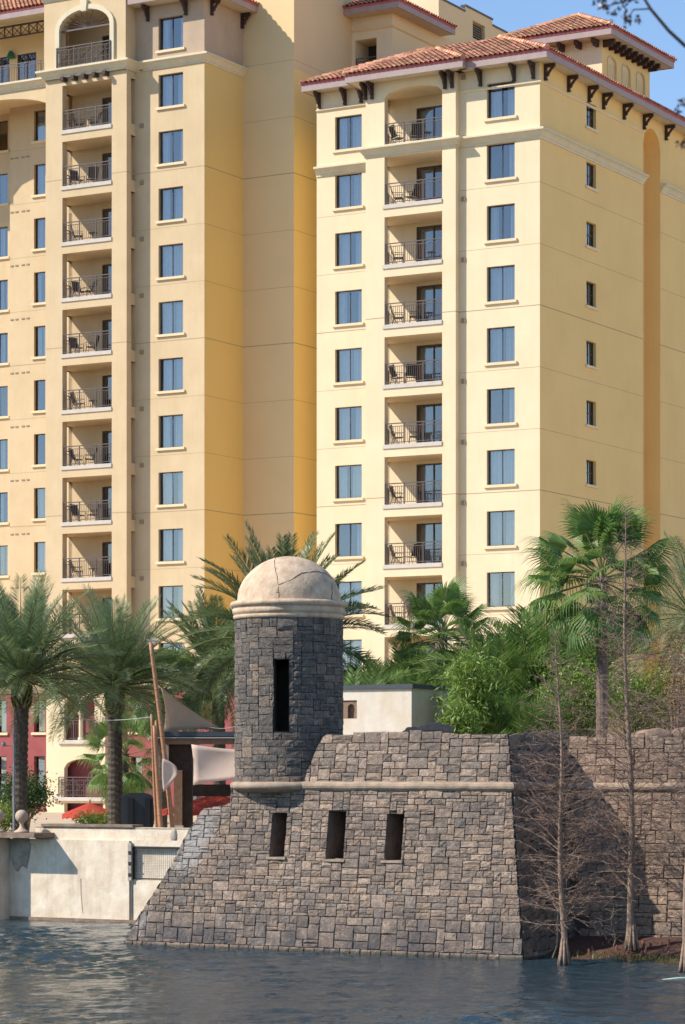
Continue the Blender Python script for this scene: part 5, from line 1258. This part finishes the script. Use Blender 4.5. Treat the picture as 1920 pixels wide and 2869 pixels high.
fan_palm(1378, 1378, 1318, 88, 'tall fan palm with slender trunk rising above the stone wall on the right', 5.2, 1.14, 44, .165, seed=11, lo_el=-42)
fan_palm(1012, 1012, 1455, 104, 'shorter fan palm in front of the lowest balcony of the right wing', GZ, .98, 52, .17, seed=15, lo_el=-55)

def clump(name, xd, Y, gz, n, sc, label, seed, frs=AF, spread=.5, grp='leafy palm clumps', cat='shrub'):
    rnd = random.Random(seed); b = W(xd, 1700, Y); b.z = gz; e = empty(name, b); tag(e, label, cat, grp)
    for i in range(n):
        az = i*2.39996+rnd.uniform(-.3,.3); el = R(rnd.uniform(42, 88)); q = rnd.uniform(0, spread)
        o = put('frond', rnd.choice(frs), e, (q*math.cos(az), q*math.sin(az), rnd.uniform(-.1, .8)), scale=(sc*rnd.uniform(.75,1.15),)*3); orient(o, az, el, rnd.uniform(-.4,.4))
    mb = MB()
    for i in range(7): q = rnd.uniform(0, 6.3); mb.tube([(.2*math.cos(q), .2*math.sin(q), 0), (.35*math.cos(q), .35*math.sin(q), 1.1*sc)], [.035,.02], 5)
    mb.build('stems', M['petiole'], e); return e
def leafcloud(name, xd, yd, Y, rx, rz_, ry, n, lw, ll, m, label, seed, gz, hang=.3, grp='garden shrubs', cat='shrub', dens=22):
    """stems and thousands of real leaves gathered in uneven clumps"""
    rnd = random.Random(seed); c = W(xd, yd, Y); b = Vector((c.x, c.y, gz)); e = empty(name, b); tag(e, label, cat, grp); c = c-b
    lf, sm = MB(), MB(); K = max(6, n//dens); fs = []; cl = []
    for k in range(K):
        while True:
            p = Vector((rnd.uniform(-1,1), rnd.uniform(-1,1), rnd.uniform(-1,1)))
            if .25 < p.length < 1.0+.12*noise.noise(p*3): break
        cl.append(Vector((c.x+p.x*rx, c.y+p.y*ry, c.z+p.z*rz_)))
    for k, p in enumerate(cl):
        if k % 5 == 0:
            mid = Vector((c.x+(p.x-c.x)*.45, c.y+(p.y-c.y)*.4, max(0, p.z*.55))); sm.tube([(rnd.uniform(-.2,.2)*rx, rnd.uniform(-.2,.2)*ry, 0), mid, p], [.03,.018,.006], 4)
        cr = rnd.uniform(.10,.26)*min(rx, rz_)+.1; dr = Vector((rnd.gauss(0,1), rnd.gauss(0,1), rnd.gauss(0,.6)-hang)).normalized()
        for j in range(dens):
            q = p+Vector((rnd.gauss(0,cr), rnd.gauss(0,cr), rnd.gauss(0,cr))); d = (dr*.8+Vector((rnd.gauss(0,.7), rnd.gauss(0,.7), rnd.gauss(0,.6)-hang))).normalized()
            w = d.cross(Vector((rnd.gauss(0,1), rnd.gauss(0,1), rnd.gauss(0,1)))).normalized()*lw*.5; l = ll*rnd.uniform(.6,1.25)
            lf.add([q, q+d*l*.5+w, q+d*l-Vector((0,0,.1*l)), q+d*l*.5-w], [(0,1,2,3)])
    sm.build('stems', M['bark'], e); lf.build('foliage', m, e, kind='stuff'); return e
for i, (x, Y, n, s) in enumerate(((806, 96, 44, 1.2), (868, 98, 46, 1.2), (930, 97, 46, 1.15), (995, 98, 44, 1.15), (1040, 101, 36, 1.1), (838, 103, 40, 1.5), (905, 103, 42, 1.55), (965, 104, 40, 1.5))):
    clump('areca_palm', x, Y, 5.6, n, s, ['bushy areca clump nearest the tower above the white block', 'second areca clump right of the tower above the white block', 'third areca clump right of the tower above the white block', 'areca clump above the right corner of the white block', 'areca clump at the foot of the shorter fan palm', 'taller areca clump in the rear row nearest the tower', 'taller areca clump in the middle of the rear row', 'taller areca clump at the right of the rear row'][i], 60+i, spread=.7)
for i, (x, Y, n, s, z) in enumerate(((1150, 97, 50, 1.6, 5.9), (1215, 99, 56, 1.8, 6.4), (1280, 101, 56, 1.85, 6.4), (1120, 92, 40, 1.1, 4.8), (1335, 103, 40, 1.4, 5.6), (1190, 90, 42, 1.15, 4.9))):
    clump('areca_palm', x, Y, z, n, s, ['tall areca clump right of the bright bamboo', 'tall areca clump left of the bare slim tree', 'tall areca clump behind the bare slim tree top', 'low areca clump over the parapet beside the bamboo', 'areca clump left of the tall fan palm trunk', 'low areca clump over the parapet left of the bare tree'][i], 80+i, spread=.6)
leafcloud('bamboo_bush', 1085, 1585, 90, .85, 1.25, .8, 3600, .05, .26, M['bamleaf'], 'bright yellow green bamboo bush at the right end of the white block', 3, 4.5, .45)
leafcloud('bamboo_bush', 1050, 1640, 87, .45, .55, .5, 1300, .05, .25, M['bamleaf'], 'low bright bamboo tuft in front of the white block side wall', 4, 4.8, .45)
leafcloud('shrub', 1320, 1590, 92, 1.15, 1.05, .8, 5200, .05, .15, M['bamleaf'], 'bright green shrub behind the wall between the two bare trees', 5, 4.8, .1)
leafcloud('shrub', 1460, 1600, 95, 1.35, .95, .8, 5200, .05, .15, M['bamleaf'], 'green shrub behind the wall right of the fan palm trunk', 6, 4.8, .1)
leafcloud('shrub', 1240, 1640, 94, 1.0, .5, .8, 3000, .035, .10, M['shrub'], 'dark green shrub just above the parapet corner', 16, 4.8, .1)
leafcloud('rust_leaved_tree', 1548, 1545, 93, .55, 1.35, .6, 1500, .05, .10, M['rust'], 'thin tree with rusty orange leaves at the right edge', 7, 4.8, .1, cat='tree', dens=10)
leafcloud('shrub', 1555, 1640, 96, .9, .6, .7, 2600, .035, .11, M['shrub'], 'dark shrub at the right edge behind the wall', 17, 4.8, .1)
leafcloud('shrub', 55, 1815, 102, .95, .65, .7, 4200, .06, .13, M['shrub'], 'round dark green shrub around the left date palm trunk', 8, GZ, .05)
leafcloud('shrub', 8, 1870, 96, .6, .35, .5, 1600, .05, .11, M['bamleaf'], 'low green hedge behind the stone balls on the quay', 9, GZ, .05)
leafcloud('shrub', 225, 1876, 103, .8, .16, .4, 1600, .05, .10, M['bamleaf'], 'low bright hedge beneath the smaller red parasol', 10, GZ, .05)
leafcloud('flowering_shrub', 455, 1635, 118, .55, .35, .4, 1200, .06, .11, M['rust'], 'reddish flowering shrub against the pink wall behind the tan sail', 11, GZ, .05)

M['purple'] = leaf_mat('purple_petals', (.34,.14,.30), (.20,.24,.10))
leafcloud('flower_basket', 938, 1383, 136.6, .32, .28, .2, 500, .06, .09, M['purple'], 'purple flowers hanging over the lowest visible balcony rail of the right wing', 21, 12.2, .3, cat='flowers')

# ------------------------------------------------------------------ bare cypresses on the bank
def cypress(xb, yb, xt, yt, Y, zb, label, seed, nb, r0, spread, low=.10):
    rnd = random.Random(seed); b = W(xb, yb, Y); b.z = zb; t = W(xt, yt, Y+.6); e = empty('bare_cypress', b); tag(e, label, 'tree', 'bare cypresses on the bank')
    top = t-b; H = top.z; mb = MB(); n = 40; ps = []; rs = []
    for i in range(n+1):
        f = i/n; ps.append(Vector((top.x*f+.05*math.sin(f*9+seed), top.y*f+.04*math.cos(f*7), H*f))); rs.append(r0*(1-f)**.85*.78+.006+r0*.6*max(0, 1-f*H/.55)**2)
    mb.tube(ps, rs, 10); 
    for i in range(7):
        q = i*.9+seed; mb.tube([(r0*.5*math.cos(q), r0*.5*math.sin(q), .55), (r0*1.0*math.cos(q), r0*1.0*math.sin(q), .12), (r0*1.5*math.cos(q), r0*1.5*math.sin(q), -.12)], [.03,.04,.04], 5)
    mb.build('trunk', M['bark'], e, smooth=True)
    br, tw_ = MB(), MB()
    for k in range(nb):
        f = low+(1-low)*(k+rnd.random())/nb; fi = f*n; i = min(n-1, int(fi)); p0 = ps[i].lerp(ps[i+1], fi-i); az = k*2.39996+rnd.uniform(-.6,.6)
        l = spread*(.30+.85*math.sin(math.pi*min(1, .28+.74*f)))*rnd.uniform(.35,1.3)*(1 if f < .9 else .6); el = R(rnd.uniform(-10, 42)+20*f)
        d = Vector((math.cos(az)*math.cos(el), math.sin(az)*math.cos(el), math.sin(el))); pts = [p0]; m_ = 6; side = Vector((-math.sin(az), math.cos(az), 0))
        for j in range(m_):
            d = (d+Vector((rnd.gauss(0,.13), rnd.gauss(0,.13), rnd.gauss(-.01,.11)))).normalized(); pts.append(pts[-1]+d*l/m_)
        w = .005+.009*(l/spread)*(1.15-f)
        br.tube(pts, [w*(1-.8*j/m_) for j in range(m_+1)], 3, cap=False)
        nt = max(4, int(l/.115))
        for j in range(nt):
            g = .18+.82*(j+rnd.random())/nt; gi = g*m_; ii = min(m_-1, int(gi)); q = pts[ii].lerp(pts[ii+1], gi-ii); td = (pts[ii+1]-pts[ii]).normalized()
            s = 1 if j % 2 else -1; dd = (td*.75+side*s*rnd.uniform(.4,.9)+Vector((0,0,rnd.uniform(-.55,.45)))).normalized(); tl = l*.34*(1.12-g)*rnd.uniform(.6,1.2)+.06
            q1 = q+dd*tl*.55; q2 = q1+(dd+Vector((rnd.gauss(0,.2), rnd.gauss(0,.2), rnd.gauss(.05,.2)))).normalized()*tl*.45
            tw_.tube([q, q1, q2], [.0048,.004,.0026], 3, cap=False)
            for h in range(2):
                if tl > .14: z0 = q.lerp(q1, rnd.uniform(.4,1)); z1 = z0+(dd+Vector((rnd.gauss(0,.7), rnd.gauss(0,.7), rnd.gauss(0,.6)))).normalized()*tl*.38; tw_.tube([z0, z1], [.0037,.0025], 3, cap=False)
    br.build('branches', M['bark'], e, kind='stuff'); tw_.build('twigs', M['twig'], e, kind='stuff'); return e
cypress(1291, 2192, 1275, 1448, 70.2, .10, 'bare slim tree with pale flared foot at the corner of the bastion', 2, 250, .10, 1.40)
cypress(1447, 2166, 1428, 1160, 71.8, .36, 'taller bare tree with mossy trunk on the bank before the curtain wall', 5, 320, .12, 1.50)
cypress(1568, 2212, 1600, 1350, 67.6, .12, 'bare tree with pale trunk cut by the right edge of the picture', 9, 220, .10, 1.45, .30)

# ------------------------------------------------------------------ bank
M['mulch'] = mat('red_mulch', (.14,.065,.045), .95, col2=(.07,.04,.03), vscale=9, bump=1.0, bscale=24)
M['grass'] = leaf_mat('bank_grass', (.10,.14,.025), (.16,.15,.04), transl=.2)
M['knee'] = mat('cypress_knee', (.22,.11,.08), .9, var=.4, vscale=12)
def bankz(a, b):
    edge = -.25 if a < 1.2 else -.25-.55*min(1, (a-1.2)/3.5)*0
    fr = .62-.42*min(1, max(0, (a-.2)/3.6))-.62*max(0, min(1, (a-3.2)/2.2))   # the waterline runs out towards the right
    t = max(0, (b-(fr+.25))/2.4)
    return -.12+.62*min(1, t)**.8+.05*noise.noise(Vector((a*2.2,b*2.2,0)))+.03*noise.noise(Vector((a*7,b*7,2)))
mb = MB(); na, nb_ = 90, 36; vs = []
for j in range(nb_+1):
    for i in range(na+1):
        a = -.5+13*i/na; b = -2.6+6.6*j/nb_; vs.append((a, b, bankz(a, b) if True else 0))
mb.add(vs, [(j*(na+1)+i, j*(na+1)+i+1, (j+1)*(na+1)+i+1, (j+1)*(na+1)+i) for j in range(nb_) for i in range(na)])
fput(mb, 'mulch_bank', M['mulch'])
rnd = random.Random(17); mb = MB(); cnt = 0
while cnt < 5200:
    a = rnd.uniform(-.3, 9); b = rnd.uniform(-2.0, 2.2); z = bankz(a, b)
    if z < -.07 or z > .16 or (a < 2.6 and rnd.random() < .6): continue
    q = rnd.uniform(0, 6.3); h = rnd.uniform(.05,.15); d = Vector((math.cos(q)*.05, math.sin(q)*.05, 0)); w = Vector((-math.sin(q), math.cos(q), 0))*.006
    p = Vector((a, b, z-.01)); mb.add([p-w, p+w, p+d+Vector((0,0,h))], [(0,1,2)]); cnt += 1
fput(mb, 'bank_grass', M['grass'], 'stuff').__setitem__('label', 'thin yellow green grass along the waterline of the bank')
mb = MB(); cnt = 0
while cnt < 70:
    a = rnd.uniform(.9, 7.5); b = rnd.uniform(-.6, 2.9); z = bankz(a, b)
    if z < .06: continue
    h = rnd.uniform(.05,.2); mb.tube([(a,b,z-.03), (a+rnd.uniform(-.02,.02),b,z+h*.6), (a+rnd.uniform(-.03,.03),b,z+h)], [.045,.032,.012], 6); cnt += 1
o = fput(mb, 'cypress_knees', M['knee'], 'stuff'); o['label'] = 'small reddish cypress knees dotting the mulch bank'
# thin saplings in the shade and a pale green float on the water
M['vine'] = mat('dry_vine', (.20,.16,.12), .9, var=.3)
for (x0, y0, x1, y1, Y, lb_) in ((1265,2192,1300,1985,70.8,'dry forked sapling in the shadow between bastion and slim tree'), (1405,2165,1400,2040,72.6,'thin dry sapling standing left of the taller bare trunk')):
    A, B_ = W(x0, y0, Y), W(x1, y1, Y); A.z = max(.05, A.z); e = empty('dry_sapling', A); tag(e, lb_, 'sapling'); v = B_-A; mb = MB()
    pts = [v*(i/8)+Vector((.06*math.sin(i*1.3), .05*math.cos(i), 0)) for i in range(9)]; mb.tube(pts, [.022*(1-.08*i) for i in range(9)], 5)
    for i in range(2, 8):
        for s in (-1, 1): q = pts[i]; mb.tube([q, q+Vector((s*rnd.uniform(.1,.3), rnd.uniform(-.1,.1), rnd.uniform(-.05,.2))), q+Vector((s*rnd.uniform(.3,.5), rnd.uniform(-.1,.1), rnd.uniform(-.1,.15)))], [.01,.008,.004], 4)
    mb.build('stem', M['vine'], e)
M['float'] = mat('pale_float', (.45,.60,.52), .6, var=.15)
A, B_ = W(1516, 2243, 64.9), W(1640, 2242, 64.9); mb = MB(); mb.tube([(0,0,.0), (.35,0,.03), ((B_-A).x,0,.04)], [.008,.025,.03], 8); A.z = .01; o = mb.build('float_boom', M['float'], None, A, smooth=True); tag(o, 'pale green float boom lying on the water at the right edge', 'float')
# boulders on top of the wall
M['rock'] = mat('boulder', (.33,.22,.15), .9, col2=(.20,.14,.11), vscale=3, bump=.9, bscale=7)
def boulder(xd, yd, Y, sx, sy, sz, label, seed):
    p = W(xd, yd, Y); mb = MB(); mb.lathe([(math.sin(R(q)), -math.cos(R(q))) for q in range(0, 181, 12)], 20)
    mb.v = [tuple(Vector((x*sx, y*sy, z*sz))*(1+.28*noise.noise(Vector((x*1.3+seed, y*1.3, z*1.3)))+.08*noise.noise(Vector((x*4, y*4+seed, z*4))))) for (x,y,z) in mb.v]
    o = mb.build('boulder', M['rock'], None, p, smooth=True); tag(o, label, 'rock', 'boulders on the wall')
boulder(995, 1670, 79.5, .52, .4, .20, 'long brown boulder behind the parapet right of the white block', 1)
boulder(945, 1676, 79.0, .30, .3, .18, 'small boulder behind the parapet below the white block corner', 2)
boulder(1500, 1683, 75.8, .55, .35, .20, 'wide reddish boulder on top of the curtain wall at the right', 3)
boulder(1562, 1682, 75.8, .35, .3, .20, 'boulder on the curtain wall at the right picture edge', 4)

# ------------------------------------------------------------------ out of focus branch of a tree close to the camera
M['nearbark'] = mat('near_bark', (.07,.05,.04), .9, var=.3); M['nearleaf'] = leaf_mat('near_seed_leaf', (.06,.035,.025), (.09,.05,.03), transl=.1)
YN = 15.0; tb_ = Vector((5.2, YN, -.3)); NB = empty('near_tree', tb_); tag(NB, 'blurred dark branch with seed clusters hanging into the top right corner', 'tree')
def nr(x, y, dy=0): return W(x, y, YN+dy)-tb_
mb = MB(); mb.tube([(0,0,0), (.05,0,3), (-.02,.1,6.5), (.05,.2,10.2)], [.12,.10,.08,.05], 10); mb.build('trunk', M['nearbark'], NB)
mb = MB(); pts = [Vector((-.01,.1,8.2)), nr(1568,105), nr(1530,70), nr(1490,22), nr(1470,-10), nr(1440,-45)]; mb.tube(pts, [.03,.011,.010,.009,.007,.004], 6)
subs = [(nr(1470,-5), nr(1420,5), nr(1378,18)), (nr(1490,20), nr(1450,22), nr(1432,48)), (nr(1470,-8), nr(1400,-20), nr(1370,2))]
for s in subs: mb.tube(s, [.005,.004,.002], 4)
low = [Vector((-.01,.1,7.2)), nr(1590,260), nr(1562,240)]; mb.tube(low, [.02,.006,.003], 5); mb.tube([Vector((0,.1,7.0)), nr(1600,330), nr(1562,325)], [.02,.006,.003], 5); mb.build('branches', M['nearbark'], NB)
lf = MB(); rnd = random.Random(8)
for (x, y, s, k) in ((1372,5,14,26),(1385,22,10,14),(1425,8,22,40),(1436,45,12,30),(1458,42,8,12),(1405,30,8,10),(1565,232,10,22),(1563,330,9,20),(1552,255,8,8)):
    for i in range(k):
        p = nr(x+rnd.gauss(0,s*.6), y+rnd.gauss(0,s*.6), rnd.uniform(-.1,.1)); d = Vector((rnd.gauss(0,1), rnd.gauss(0,1), rnd.gauss(0,1))).normalized()*.016; w = d.cross(Vector((rnd.gauss(0,1), rnd.gauss(0,1), 1))).normalized()*.008
        lf.add([p-d, p+w, p+d, p-w], [(0,1,2,3)])
lf.build('seed_clusters', M['nearleaf'], NB, kind='stuff')
